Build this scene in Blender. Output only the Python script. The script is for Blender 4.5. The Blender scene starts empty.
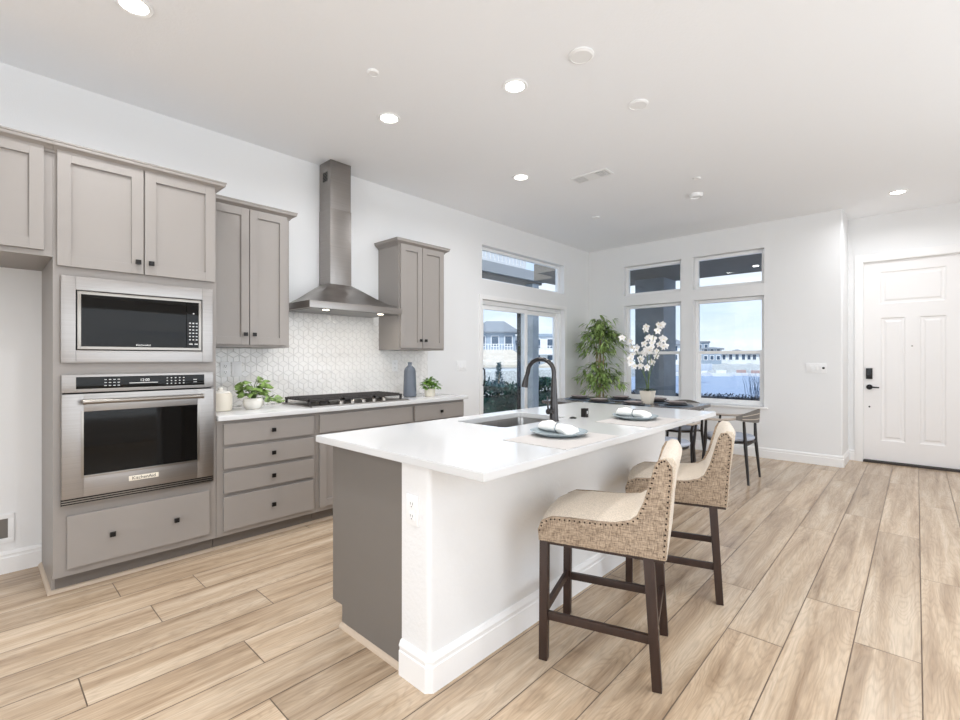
import bpy, bmesh, math, random
from mathutils import Vector, Matrix
random.seed(7)
R = math.radians
sc = bpy.context.scene
col = sc.collection

# ------------------------------------------------------------------ camera
cam_d = bpy.data.cameras.new('camera'); cam = bpy.data.objects.new('camera', cam_d); col.objects.link(cam)
cam.location = (4.0, 0.0, 1.285)
cam.rotation_euler = (R(90), 0, R(42.9))
cam_d.sensor_width = 36; cam_d.lens = 36*470/960
cam_d.shift_y = -1.5/960
cam_d.clip_start = .05; cam_d.clip_end = 500
sc.camera = cam

# ------------------------------------------------------------------ view, sky, sun, fill light
sc.view_settings.view_transform = 'Standard'; sc.view_settings.look = 'None'
sc.view_settings.exposure = 0.31; sc.view_settings.gamma = 1; sc.view_settings.use_curve_mapping = False
try:
    sc.cycles.use_denoising = True
    sc.cycles.max_bounces = 10; sc.cycles.diffuse_bounces = 6; sc.cycles.glossy_bounces = 4
    sc.cycles.transparent_max_bounces = 12
    sc.cycles.sample_clamp_indirect = 6
    sc.cycles.caustics_reflective = False; sc.cycles.caustics_refractive = False
except Exception: pass

W = bpy.data.worlds.new('sky'); sc.world = W; W.use_nodes = True
wn = W.node_tree.nodes; wl = W.node_tree.links; wn.clear()
def N(nodes, t, **k):
    n = nodes.new(t)
    for a, b in k.items():
        if a == 'inp':
            for i, v in b.items(): n.inputs[i].default_value = v
        else: setattr(n, a, b)
    return n
out = N(wn, 'ShaderNodeOutputWorld'); bg = N(wn, 'ShaderNodeBackground'); bg.inputs[1].default_value = 1.08
tc = N(wn, 'ShaderNodeTexCoord'); sep = N(wn, 'ShaderNodeSeparateXYZ'); wl.new(tc.outputs['Generated'], sep.inputs[0])
grad = N(wn, 'ShaderNodeValToRGB'); wl.new(sep.outputs[2], grad.inputs[0])
g = grad.color_ramp; g.elements[0].position = 0; g.elements[0].color = (.80, .87, .95, 1)
g.elements[1].position = .6; g.elements[1].color = (.22, .40, .72, 1)
e = g.elements.new(.18); e.color = (.50, .66, .88, 1)
mp = N(wn, 'ShaderNodeMapping'); mp.inputs['Scale'].default_value = (1.6, 1.6, 7); wl.new(tc.outputs['Generated'], mp.inputs[0])
cn = N(wn, 'ShaderNodeTexNoise', inp={'Scale': 2.2, 'Detail': 7, 'Roughness': .6, 'Distortion': .3}); wl.new(mp.outputs[0], cn.inputs['Vector'])
cr = N(wn, 'ShaderNodeValToRGB'); wl.new(cn.outputs[0], cr.inputs[0])
cr.color_ramp.elements[0].position = .40; cr.color_ramp.elements[1].position = .66
mx = N(wn, 'ShaderNodeMix', data_type='RGBA'); wl.new(cr.outputs[0], mx.inputs[0]); wl.new(grad.outputs[0], mx.inputs[6])
mx.inputs[7].default_value = (.90, .92, .96, 1)
wl.new(mx.outputs[2], bg.inputs[0]); wl.new(bg.outputs[0], out.inputs[0])

sd = bpy.data.lights.new('sun', 'SUN'); so = bpy.data.objects.new('sun', sd); col.objects.link(so)
sd.energy = 3.0; sd.angle = R(1.5); sd.color = (1, .96, .9); so.rotation_euler = (R(38), 0, R(28))   # from behind the house

def area(name, loc, rot, sx, sy, power, color=(1, 1, 1), shape='RECTANGLE'):
    d = bpy.data.lights.new(name, 'AREA'); d.shape = shape; d.size = sx; d.size_y = sy; d.energy = power; d.color = color
    o = bpy.data.objects.new(name, d); col.objects.link(o); o.location = loc; o.rotation_euler = rot
    return o
# added fill lamps set in the unseen windows behind and beside the camera
area('fill_back_window', (3.4, -2.92, 1.45), (R(90), 0, 0), 3.9, 2.2, 58, (.92, .965, 1))
area('fill_side_window', (6.12, 2.6, 1.45), (0, R(90), 0), 2.1, 5.6, 64, (.92, .965, 1))

CANS_SEEN = [(1.137, .543), (1.163, 2.072), (2.094, 2.384), (1.181, 3.62), (3.854, 6.666)]
CANS_ADDED = [(2.1, .55), (3.9, .3), (3.9, 2.4), (2.6, -1.6), (4.9, -1.6), (5.2, 4.4)]  # unseen downlights, added to brighten the room
CAN_W = 9

# ------------------------------------------------------------------ materials
def mat(name, color, rough=.5, metal=0, spec=None, bump=None, noise=None, aniso=0, trans=0, emit=None, coat=0, sheen=0):
    """color srgb 0-255. noise=(scale, amount, (sx,sy,sz)) varies the colour; bump=(scale, strength, (sx,sy,sz))"""
    m = bpy.data.materials.new(name); m.use_nodes = True
    n = m.node_tree.nodes; l = m.node_tree.links; b = n['Principled BSDF']
    c = tuple(((v/255)/12.92 if v/255 <= .04045 else ((v/255+.055)/1.055)**2.4) for v in color)+(1,)
    b.inputs['Base Color'].default_value = c; b.inputs['Roughness'].default_value = rough; b.inputs['Metallic'].default_value = metal
    if spec is not None: b.inputs['Specular IOR Level'].default_value = spec
    if coat: b.inputs['Coat Weight'].default_value = coat
    if sheen: b.inputs['Sheen Weight'].default_value = sheen
    tc = n.new('ShaderNodeTexCoord')
    def nz(scale, st, detail=4):
        mp = n.new('ShaderNodeMapping'); mp.inputs['Scale'].default_value = st; l.new(tc.outputs['Object'], mp.inputs[0])
        t = n.new('ShaderNodeTexNoise'); t.inputs['Scale'].default_value = scale; t.inputs['Detail'].default_value = detail
        l.new(mp.outputs[0], t.inputs['Vector']); return t
    if noise:
        t = nz(noise[0], noise[2] if len(noise) > 2 else (1, 1, 1))
        r = n.new('ShaderNodeMapRange'); l.new(t.outputs[0], r.inputs[0])
        r.inputs[1].default_value = .3; r.inputs[2].default_value = .7
        r.inputs[3].default_value = 1-noise[1]; r.inputs[4].default_value = 1+noise[1]
        v = n.new('ShaderNodeVectorMath'); v.operation = 'SCALE'; v.inputs[0].default_value = c[:3]
        l.new(r.outputs[0], v.inputs['Scale']); l.new(v.outputs[0], b.inputs['Base Color'])
    if bump:
        t = nz(bump[0], bump[2] if len(bump) > 2 else (1, 1, 1))
        bp = n.new('ShaderNodeBump'); bp.inputs['Strength'].default_value = bump[1]; bp.inputs['Distance'].default_value = .004
        l.new(t.outputs[0], bp.inputs['Height']); l.new(bp.outputs[0], b.inputs['Normal'])
    if emit:
        b.inputs['Emission Color'].default_value = emit[0]+(1,); b.inputs['Emission Strength'].default_value = emit[1]
    return m
M = {}
M['wall'] = mat('wall_paint', (234, 234, 234), .75, bump=(140, .12))
M['ceil'] = mat('ceiling_paint', (244, 245, 247), .85, bump=(70, .22))
M['trim'] = mat('trim_paint', (240, 239, 238), .4)
M['pony'] = mat('textured_drywall', (232, 232, 232), .6, bump=(55, .5))
M['vinyl'] = mat('window_vinyl', (243, 243, 243), .35)
M['door'] = mat('door_paint', (237, 235, 234), .4)
M['cab'] = mat('greige_cabinet_paint', (147, 141, 136), .42, noise=(3, .02))
M['cabp'] = mat('cabinet_paint_shaded', (116, 111, 106), .45, noise=(2, .02))  # cabinet paint darkened, the island end's shade is in the colour
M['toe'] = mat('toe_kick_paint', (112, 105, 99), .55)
M['qround'] = mat('quarter_round', (196, 178, 158), .5)
M['quartz'] = mat('white_quartz', (212, 212, 212), .1, noise=(2.5, .012), spec=.5)
M['steel'] = mat('brushed_steel', (156, 151, 147), .33, 1, noise=(6, .06, (1, .15, 40)), bump=(30, .05, (1, 1, 60)))
M['steel2'] = mat('polished_steel', (150, 144, 137), .28, 1)
M['steeld'] = mat('dark_filter_steel', (120, 118, 115), .35, 1)
M['sinks'] = mat('sink_steel', (160, 158, 156), .3, 1, noise=(8, .05, (1, 20, 1)))
M['bglass'] = mat('black_glass', (16, 15, 14), .05, spec=.2)
M['black'] = mat('black_metal', (26, 23, 22), .4, .4)
M['iron'] = mat('cast_iron', (64, 60, 58), .5, .3)
M['gun'] = mat('gunmetal', (74, 72, 72), .3, .9)
M['dark'] = mat('dark_void', (12, 12, 13), .8)
M['plastic'] = mat('white_plastic', (240, 240, 240), .35)
M['printed'] = mat('grey_print', (190, 190, 190), .5)
M['whiteprint'] = mat('white_print', (238, 238, 236), .5)
M['legwood'] = mat('espresso_wood', (52, 35, 28), .4, noise=(12, .2, (4, 4, .6)))
M['nail'] = mat('dark_bronze_nail', (60, 46, 38), .35, .8)
M['creamf'] = mat('cream_linen', (206, 193, 176), .85, noise=(210, .22), bump=(260, .4), sheen=.2)
M['tile'] = mat('glossy_white_tile', (238, 236, 233), .12, spec=.6)
M['grout'] = mat('grey_grout', (212, 210, 208), .8)
M['tablew'] = mat('grey_brown_table_wood', (94, 88, 86), .22, noise=(6, .2, (1, 8, 8)))
M['chairb'] = mat('black_chair_wood', (34, 30, 29), .35)
M['chairr'] = mat('pale_ash_rail', (182, 170, 158), .4)
M['rattan'] = mat('grey_woven_cord', (112, 108, 103), .7, noise=(200, .25, (1, 1, 3)))
M['seatf'] = mat('pale_grey_fabric_sky_tint', (178, 184, 198), .8, bump=(200, .2))  # pale grey cushion, with the blue of reflected sky mixed into its colour
M['navy'] = mat('navy_fabric', (38, 40, 56), .8)
M['plateg'] = mat('celadon_glaze', (158, 170, 175), .12, noise=(25, .15))
M['plated'] = mat('charcoal_stoneware', (74, 70, 72), .3)
M['platec'] = mat('warm_grey_stoneware', (150, 140, 138), .35)
M['napkin'] = mat('white_linen_napkin', (238, 235, 230), .85, bump=(90, .2))
M['matf'] = mat('pale_taupe_placemat', (190, 185, 181), .7, bump=(220, .3, (1, 1, 1)))
M['matd'] = mat('slate_placemat', (96, 110, 124), .5)
M['pot'] = mat('white_ceramic', (236, 232, 224), .35)
M['potc'] = mat('cream_ceramic', (228, 220, 205), .5, bump=(40, .3))
M['vase'] = mat('slate_blue_glass', (92, 98, 108), .18, bump=(1, .9, (0, 0, 90)))
M['leafv'] = mat('pale_green_variegated_leaf', (120, 146, 80), .45, noise=(34, .75))
M['leafg'] = mat('mid_green_leaf', (104, 142, 58), .45, noise=(30, .4))
M['bamboo'] = mat('palm_leaf', (148, 172, 102), .45, noise=(14, .6))
M['stemb'] = mat('tan_cane', (156, 138, 104), .6, noise=(20, .2, (1, 1, 4)))
M['stemg'] = mat('green_stem', (88, 110, 60), .5)
M['petal'] = mat('white_petal', (246, 244, 243), .55)
M['petalc'] = mat('yellow_petal_centre', (232, 214, 130), .5)
M['dleaf'] = mat('dark_strap_leaf', (40, 62, 34), .35)
M['soil'] = mat('soil', (60, 46, 36), .9)
M['led'] = mat('lamp_diffuser', (255, 252, 245), .5, emit=((1, .97, .92), 9))
M['hoodled'] = mat('hood_lamp', (255, 240, 210), .5, emit=((1, .9, .72), 6))
M['stucco'] = mat('blue_grey_stucco', (136, 143, 150), .8, bump=(30, .5), noise=(5, .12))
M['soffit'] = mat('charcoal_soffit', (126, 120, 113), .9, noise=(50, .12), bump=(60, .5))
M['conc'] = mat('pale_concrete', (168, 172, 176), .8, noise=(2, .1))
M['ground'] = mat('sandy_ground', (196, 198, 196), .9, noise=(.6, .15))
M['rock'] = mat('pale_stone_wall', (196, 198, 196), .9, noise=(9, .35), bump=(10, 1))
M['hedge'] = mat('dark_hedge_leaf', (34, 74, 62), .5, noise=(3, .5))
M['hedgeb'] = mat('deep_blue_green_shrub', (20, 32, 48), .6, noise=(5, .3))
M['plume'] = mat('ornamental_grass_blade', (126, 150, 176), .7)
M['hwhite'] = mat('white_siding', (222, 226, 230), .7, noise=(1.2, .04))
M['hgrey'] = mat('blue_grey_siding', (150, 164, 180), .7, noise=(1.2, .05))
M['roof'] = mat('grey_roof_shingle', (132, 138, 146), .8, noise=(4, .12))
M['roofb'] = mat('sand_roof_shingle', (198, 190, 178), .8, noise=(4, .1))
M['hglass'] = mat('far_window_glass', (70, 88, 108), .1)
M['boat'] = mat('white_hull', (232, 232, 234), .4)
M['boatr'] = mat('brick_red_canvas', (176, 150, 144), .7)
M['deckw'] = mat('balcony_white_paint', (226, 226, 226), .6)
M['deckg'] = mat('balcony_grey_beam', (168, 170, 172), .7)
M['thresh'] = mat('dark_threshold', (48, 40, 36), .5)
M['ringd'] = mat('silver_napkin_ring', (170, 175, 178), .25, .9)

def mat_water():
    m = mat('lake_water', (150, 166, 190), .6, spec=.1); n = m.node_tree.nodes; l = m.node_tree.links; b = n['Principled BSDF']
    t = n.new('ShaderNodeTexNoise'); t.inputs['Scale'].default_value = .5; t.inputs['Detail'].default_value = 6
    tc = n.new('ShaderNodeTexCoord'); l.new(tc.outputs['Object'], t.inputs['Vector'])
    bp = n.new('ShaderNodeBump'); bp.inputs['Strength'].default_value = .6; bp.inputs['Distance'].default_value = .3
    l.new(t.outputs[0], bp.inputs['Height']); l.new(bp.outputs[0], b.inputs['Normal']); return m
M['water'] = mat_water()

def mat_glass():
    m = bpy.data.materials.new('window_glass'); m.use_nodes = True; n = m.node_tree.nodes; l = m.node_tree.links; n.clear()
    o = n.new('ShaderNodeOutputMaterial'); mx = n.new('ShaderNodeMixShader'); t = n.new('ShaderNodeBsdfTransparent')
    t.inputs[0].default_value = (.95, .98, 1, 1)
    g = n.new('ShaderNodeBsdfGlossy'); g.inputs['Roughness'].default_value = .02
    mx.inputs[0].default_value = .05
    l.new(t.outputs[0], mx.inputs[1]); l.new(g.outputs[0], mx.inputs[2]); l.new(mx.outputs[0], o.inputs[0]); return m
M['glass'] = mat_glass()

def mat_floor():
    m = bpy.data.materials.new('oak_vinyl_plank'); m.use_nodes = True; n = m.node_tree.nodes; l = m.node_tree.links; b = n['Principled BSDF']
    at = n.new('ShaderNodeAttribute'); at.attribute_name = 'rnd'
    tc = n.new('ShaderNodeTexCoord')
    off = n.new('ShaderNodeCombineXYZ')
    k = n.new('ShaderNodeMath'); k.operation = 'MULTIPLY'; k.inputs[1].default_value = 47; l.new(at.outputs['Fac'], k.inputs[0])
    l.new(k.outputs[0], off.inputs[1]); l.new(k.outputs[0], off.inputs[2])
    ad = n.new('ShaderNodeVectorMath'); ad.operation = 'ADD'; l.new(tc.outputs['Object'], ad.inputs[0]); l.new(off.outputs[0], ad.inputs[1])
    def tex(scale, st, detail, dist=0, rough=.55):
        mp = n.new('ShaderNodeMapping'); mp.inputs['Scale'].default_value = st; l.new(ad.outputs[0], mp.inputs[0])
        t = n.new('ShaderNodeTexNoise'); t.inputs['Scale'].default_value = scale; t.inputs['Detail'].default_value = detail
        t.inputs['Distortion'].default_value = dist; t.inputs['Roughness'].default_value = rough
        l.new(mp.outputs[0], t.inputs['Vector']); return t
    broad = tex(1, (11, .8, 1), 5, .5, .62)               # broad colour streaks
    fine = tex(1, (170, 7, 1), 5, 0, .7)                    # fine pores
    # cathedral figure: contour lines of a stretched noise
    cath = tex(1, (5.5, .75, 1), 3, .25, .45)
    mu = n.new('ShaderNodeMath'); mu.operation = 'MULTIPLY'; mu.inputs[1].default_value = 34; l.new(cath.outputs[0], mu.inputs[0])
    fr = n.new('ShaderNodeMath'); fr.operation = 'PINGPONG'; fr.inputs[1].default_value = .5; l.new(mu.outputs[0], fr.inputs[0])
    ramp = n.new('ShaderNodeValToRGB'); l.new(broad.outputs[0], ramp.inputs[0])
    rr = ramp.color_ramp; rr.elements[0].position = .30; rr.elements[1].position = .68
    def c(r, g, b): return tuple((v/255)**2.2 for v in (r, g, b))+(1,)
    rr.elements[0].color = c(148, 124, 100); rr.elements[1].color = c(208, 188, 164)
    e = rr.elements.new(.5); e.color = c(188, 165, 139)
    def mult(a, val_out, lo, hi, flo=0, fhi=1):
        r = n.new('ShaderNodeMapRange'); l.new(val_out, r.inputs[0]); r.inputs[1].default_value = flo; r.inputs[2].default_value = fhi
        r.inputs[3].default_value = lo; r.inputs[4].default_value = hi
        v = n.new('ShaderNodeVectorMath'); v.operation = 'SCALE'; l.new(a, v.inputs[0]); l.new(r.outputs[0], v.inputs['Scale']); return v.outputs[0]
    o = mult(ramp.outputs[0], fine.outputs[0], .85, 1.10, .3, .7)
    o = mult(o, fr.outputs[0], .90, 1.04, 0, .28)
    o = mult(o, at.outputs['Fac'], .9, 1.07)
    l.new(o, b.inputs['Base Color'])
    b.inputs['Roughness'].default_value = .27; b.inputs['Specular IOR Level'].default_value = .5
    bp = n.new('ShaderNodeBump'); bp.inputs['Strength'].default_value = .12; bp.inputs['Distance'].default_value = .002
    l.new(fine.outputs[0], bp.inputs['Height']); l.new(bp.outputs[0], b.inputs['Normal'])
    return m
M['floor'] = mat_floor()
M['gap'] = mat('plank_joint', (108, 92, 78), .8)

def mat_tweed():
    m = mat('oatmeal_tweed', (180, 160, 136), .9); n = m.node_tree.nodes; l = m.node_tree.links; b = n['Principled BSDF']
    tc = n.new('ShaderNodeTexCoord'); outs = []
    for st in ((330, 330, 50), (50, 50, 330)):
        mp = n.new('ShaderNodeMapping'); mp.inputs['Scale'].default_value = st; l.new(tc.outputs['Object'], mp.inputs[0])
        t = n.new('ShaderNodeTexNoise'); t.inputs['Scale'].default_value = 1; t.inputs['Detail'].default_value = 3; l.new(mp.outputs[0], t.inputs['Vector']); outs.append(t)
    mx = n.new('ShaderNodeMath'); mx.operation = 'ADD'; l.new(outs[0].outputs[0], mx.inputs[0]); l.new(outs[1].outputs[0], mx.inputs[1])
    r = n.new('ShaderNodeValToRGB'); h = n.new('ShaderNodeMath'); h.operation = 'MULTIPLY'; h.inputs[1].default_value = .5; l.new(mx.outputs[0], h.inputs[0]); l.new(h.outputs[0], r.inputs[0])
    r.color_ramp.elements[0].position = .38; r.color_ramp.elements[0].color = (.18, .13, .09, 1)
    r.color_ramp.elements[1].position = .62; r.color_ramp.elements[1].color = (.50, .39, .285, 1)
    l.new(r.outputs[0], b.inputs['Base Color'])
    bp = n.new('ShaderNodeBump'); bp.inputs['Strength'].default_value = .5; bp.inputs['Distance'].default_value = .002
    l.new(h.outputs[0], bp.inputs['Height']); l.new(bp.outputs[0], b.inputs['Normal']); return m
M['tweed'] = mat_tweed()

# ------------------------------------------------------------------ mesh builder
class MB:
    def __init__(s): s.v = []; s.f = []
    def add(s, vs, fs):
        o = len(s.v); s.v += [tuple(p) for p in vs]; s.f += [tuple(i+o for i in f) for f in fs]; return s
    def box(s, x0, y0, z0, x1, y1, z1, skip=''):
        x0, x1 = sorted((x0, x1)); y0, y1 = sorted((y0, y1)); z0, z1 = sorted((z0, z1))
        vs = [(x0,y0,z0),(x1,y0,z0),(x1,y1,z0),(x0,y1,z0),(x0,y0,z1),(x1,y0,z1),(x1,y1,z1),(x0,y1,z1)]
        return s.add(vs, [(0,3,2,1),(4,5,6,7),(0,1,5,4),(1,2,6,5),(2,3,7,6),(3,0,4,7)])
    def obox(s, c, d, w, h):
        """bar from c[0] to c[1] with cross-section w (horizontal) x h"""
        a, b = Vector(c[0]), Vector(c[1]); t = (b-a).normalized()
        up = Vector((0,0,1)) if abs(t.z) < .9 else Vector((0,1,0))
        sx = t.cross(up).normalized(); sy = sx.cross(t).normalized()
        vs = []
        for p, k in ((a, 1), (b, d)):
            for i, j in ((-1,-1),(1,-1),(1,1),(-1,1)): vs.append(p+sx*i*w*k/2+sy*j*h*k/2)
        return s.add(vs, [(0,1,2,3),(7,6,5,4),(0,4,5,1),(1,5,6,2),(2,6,7,3),(3,7,4,0)])
    def prism(s, pts, axis, a0, a1):
        """extrude 2D polygon: axis x -> pts (y,z); y -> (x,z); z -> (x,y)"""
        def P(p, a): return {'x': (a, p[0], p[1]), 'y': (p[0], a, p[1]), 'z': (p[0], p[1], a)}[axis]
        n = len(pts); vs = [P(p, a0) for p in pts]+[P(p, a1) for p in pts]
        fs = [tuple(range(n)), tuple(range(2*n-1, n-1, -1))]+[(i, i+n, (i+1) % n+n, (i+1) % n) for i in range(n)]
        return s.add(vs, fs)
    def loft(s, rings, cap=True, closed=True):
        n = len(rings[0]); vs = [p for r in rings for p in r]; fs = []
        for k in range(len(rings)-1):
            for i in range(n if closed else n-1):
                j = (i+1) % n; fs.append((k*n+i, k*n+j, (k+1)*n+j, (k+1)*n+i))
        if cap and closed: fs += [tuple(range(n-1, -1, -1)), tuple((len(rings)-1)*n+i for i in range(n))]
        return s.add(vs, fs)
    def lathe(s, prof, c=(0,0,0), seg=24, sx=1, sy=1):
        rings = [[(c[0]+r*sx*math.cos(2*math.pi*i/seg), c[1]+r*sy*math.sin(2*math.pi*i/seg), c[2]+z) for i in range(seg)] for r, z in prof]
        return s.loft(rings)
    def tube(s, pts, rad, seg=10):
        pts = [Vector(p) for p in pts]; n = len(pts)
        if not hasattr(rad, '__len__'): rad = [rad]*n
        rings = []; prev = None
        for i, p in enumerate(pts):
            t = (pts[min(i+1, n-1)]-pts[max(i-1, 0)]).normalized()
            if prev is None:
                a = Vector((0,0,1)) if abs(t.z) < .9 else Vector((1,0,0)); u = t.cross(a).normalized()
            else: u = (prev-t*prev.dot(t)).normalized()
            prev = u; w = t.cross(u)
            rings.append([p+(u*math.cos(2*math.pi*k/seg)+w*math.sin(2*math.pi*k/seg))*rad[i] for k in range(seg)])
        return s.loft(rings)
    def cyl(s, a, b, r0, r1=None, seg=16): return s.tube([a, b], [r0, r0 if r1 is None else r1], seg)
    def sweep(s, prof, path, z0=0):
        """prof (off,z), off to the RIGHT of travel; open path in xy with mitres"""
        P = [Vector((a, b)) for a, b in path]; rings = []
        for i, p in enumerate(P):
            d0 = (P[i]-P[i-1]).normalized() if i > 0 else None
            d1 = (P[i+1]-P[i]).normalized() if i < len(P)-1 else None
            r = lambda d: Vector((d.y, -d.x))
            if d0 is None: m = r(d1)
            elif d1 is None: m = r(d0)
            else:
                m = (r(d0)+r(d1)); m = m/(m.dot(r(d0)))
            rings.append([(p.x+m.x*o, p.y+m.y*o, z0+z) for o, z in prof])
        return s.loft(rings)
    def build(s, name, m, parent=None, bevel=0, smooth=True, angle=40, label=None, seg=2):
        me = bpy.data.meshes.new(name); rt = Vector((0,0,0))
        me.from_pydata([tuple(v) for v in s.v], [], s.f)
        bm = bmesh.new(); bm.from_mesh(me)
        bmesh.ops.recalc_face_normals(bm, faces=bm.faces)
        if bevel:
            es = [e for e in bm.edges if len(e.link_faces) == 2 and e.calc_face_angle(0) > R(30)]
            bmesh.ops.bevel(bm, geom=es, offset=bevel, segments=seg, affect='EDGES', profile=.7, clamp_overlap=True)
        bm.to_mesh(me); bm.free()
        me.materials.append(m)
        if smooth:
            me.shade_smooth(); me.set_sharp_from_angle(angle=R(angle))
        o = bpy.data.objects.new(name, me); col.objects.link(o)
        if parent is not None: o.parent = parent
        if label: o['label'] = label
        return o
def world(mb, root):
    """make world coordinates local to an unrotated root"""
    L = root.location; r = root
    mb.v = [(x-L.x, y-L.y, z-L.z) for x, y, z in mb.v]; return mb
def thing(name, label, cat, loc=(0,0,0), rz=0, group=None, kind=None):
    o = bpy.data.objects.new(name, None); col.objects.link(o); o.location = loc; o.rotation_euler = (0, 0, rz)
    o.empty_display_size = .1
    if kind: o['kind'] = kind
    else: o['label'] = label; o['category'] = cat
    if group: o['group'] = group
    return o
def tag(o, label, cat, group=None, kind=None):
    o['label'] = label; o['category'] = cat
    if group: o['group'] = group
    if kind: o['kind'] = kind
    return o
def struct(o): o['kind'] = 'structure'; return o
def copy_tree(o, parent=None):
    c = o.copy(); col.objects.link(c)
    if parent is not None: c.parent = parent
    for ch in [x for x in bpy.data.objects if x.parent == o]:
        if ch is not c: copy_tree(ch, c)
    return c
def origin_mesh(name, mb, m, loc, label, cat, group=None, **k):
    """single-mesh thing, mesh in local coords"""
    o = mb.build(name, m, **k); o.location = loc; return tag(o, label, cat, group)
def text_mb(txt, size, place):
    """text as flat mesh; place maps (x,y) in text plane to 3d"""
    cu = bpy.data.curves.new('t', 'FONT'); cu.body = txt; cu.size = size; cu.align_x = 'CENTER'; cu.align_y = 'CENTER'
    o = bpy.data.objects.new('t', cu); col.objects.link(o)
    dg = bpy.context.evaluated_depsgraph_get(); me = bpy.data.meshes.new_from_object(o.evaluated_get(dg))
    mb = MB(); mb.add([place(v.co.x, v.co.y) for v in me.vertices], [tuple(p.vertices) for p in me.polygons])
    bpy.data.objects.remove(o); bpy.data.curves.remove(cu); bpy.data.meshes.remove(me)
    return mb

# ------------------------------------------------------------------ room shell
H = 3.05; YF = 6.97; YE = 7.57; XR = 3.36; T = .16; XMAX = 6.2; YMIN = -3.0
def wall_cells(mb, axis, pos0, pos1, u0, u1, z0, z1, holes):
    us = sorted({u0, u1}|{h[i] for h in holes for i in (0, 1)}); zs = sorted({z0, z1}|{h[i] for h in holes for i in (2, 3)})
    # merge vertically by column where free
    for a, b in zip(us, us[1:]):
        run = None
        for c, d in list(zip(zs, zs[1:]))+[(None, None)]:
            free = c is not None and not any(h[0] < (a+b)/2 < h[1] and h[2] < (c+d)/2 < h[3] for h in holes)
            if free: run = (run[0], d) if run else (c, d)
            elif run:
                if axis == 'y': mb.box(pos0, a, run[0], pos1, b, run[1])
                else: mb.box(a, pos0, run[0], b, pos1, run[1])
                run = None
    return mb
TR0 = (4.34, 6.22, 2.28, 2.72); SL = (4.34, 6.22, 0, 2.035)
struct(wall_cells(MB(), 'y', -T, 0, YMIN-T, YE+T, -.02, H, [TR0, SL]).build('wall_left', M['wall'], smooth=False))
WF = [(.615, 1.50, 2.265, 2.725), (1.665, 2.55, 2.265, 2.725), (.62, 1.50, .655, 2.11), (1.67, 2.55, .655, 2.11)]
wf = wall_cells(MB(), 'x', YF, YF+T, 0, XR-.02, -.02, H, WF)
struct(wf.build('wall_far', M['wall'], smooth=False))
# return wall with a rounded (bullnose) corner
b = MB(); pts = [(XR-.02, YF)]+[(XR-.02+.02*math.sin(R(a)), YF+.02-.02*math.cos(R(a))) for a in (15, 30, 45, 60, 75, 90)]+[(XR, YE), (XR-.12, YE), (XR-.12, YF+.16), (XR-.02, YF+.16)]
struct(b.prism(pts, 'z', -.02, H).build('wall_return', M['wall']))
DH = (3.505, 4.44, 0, 2.49)
struct(wall_cells(MB(), 'x', YE, YE+T, XR-.12, XMAX+T, -.02, H, [DH]).build('wall_entry', M['wall'], smooth=False))
SW = (-.3, 5.5, .35, 2.55); BW = (1.4, 5.4, .3, 2.55)
struct(wall_cells(MB(), 'y', XMAX, XMAX+T, YMIN-T, YE, -.02, H, [SW]).build('wall_right', M['wall'], smooth=False))
struct(wall_cells(MB(), 'x', YMIN-T, YMIN, 0, XMAX, -.02, H, [BW]).build('wall_back', M['wall'], smooth=False))
struct(MB().box(-T, YMIN-T, H, XMAX+T, YE+T, H+.12).build('ceiling', M['ceil'], smooth=False))

# floor of staggered planks
fl = MB(); rnd = []
PW = .226; L = 1.865; g = .0022
known = {0: 3.765, -1: 2.716, -2: 3.05, -3: 2.448, -4: 2.933, -5: 1.635, -8: .76, -10: .835, -11: .285, -12: 1.068, -13: .625, -15: .538}
fr_ = random.Random(4)
k0 = int((-4.016-.0)/PW)-1
for k in range(k0, 11):
    xa = 4.016+k*PW; xb = xa+PW
    xa = max(xa, 0); xb = min(xb, XMAX)
    if xb-xa < .01: continue
    j = known.get(k, fr_.uniform(0, L)); y = j
    while y > YMIN: y -= L
    while y < YE:
        ya, yb = max(y, YMIN), min(y+L, YE)
        if yb-ya > .01:
            fl.add([(xa+g, ya+g, 0), (xb-g, ya+g, 0), (xb-g, yb-g, 0), (xa+g, yb-g, 0)], [(0,1,2,3)]); rnd.append(fr_.random())
        y += L
nf = len(fl.f)
fl.box(0, YMIN, -.06, XMAX, YE, -.0015)
me = bpy.data.meshes.new('floor'); me.from_pydata(fl.v, [], fl.f); me.materials.append(M['floor']); me.materials.append(M['gap'])
a = me.attributes.new('rnd', 'FLOAT', 'FACE')
for i in range(len(fl.f)):
    a.data[i].value = rnd[i] if i < nf else .5
    me.polygons[i].material_index = 0 if i < nf else 1
fo = bpy.data.objects.new('floor', me); col.objects.link(fo); struct(fo)

# baseboards (profile: off, z)
BP = [(0, 0), (.015, 0), (.015, .092), (.010, .098), (.010, .108), (.013, .112), (.006, .128), (0, .132)]
def base(name, path): struct(MB().sweep(BP, path).build(name, M['trim'], smooth=False))
base('baseboard_far', [(0, YF), (XR-.004, YF), (XR, YF+.004), (XR, YE), (3.43, YE)])
base('baseboard_entry', [(4.515, YE), (XMAX, YE)])
base('baseboard_left', [(0, 3.405), (0, 4.28)])
base('baseboard_corner', [(0, 6.28), (0, YF)])
base('baseboard_alcove', [(0, -.75), (0, .286)])
base('baseboard_back', [(XMAX, YMIN), (0, YMIN), (0, -.80)])
base('baseboard_right', [(XMAX, YE), (XMAX, YMIN)])

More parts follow.
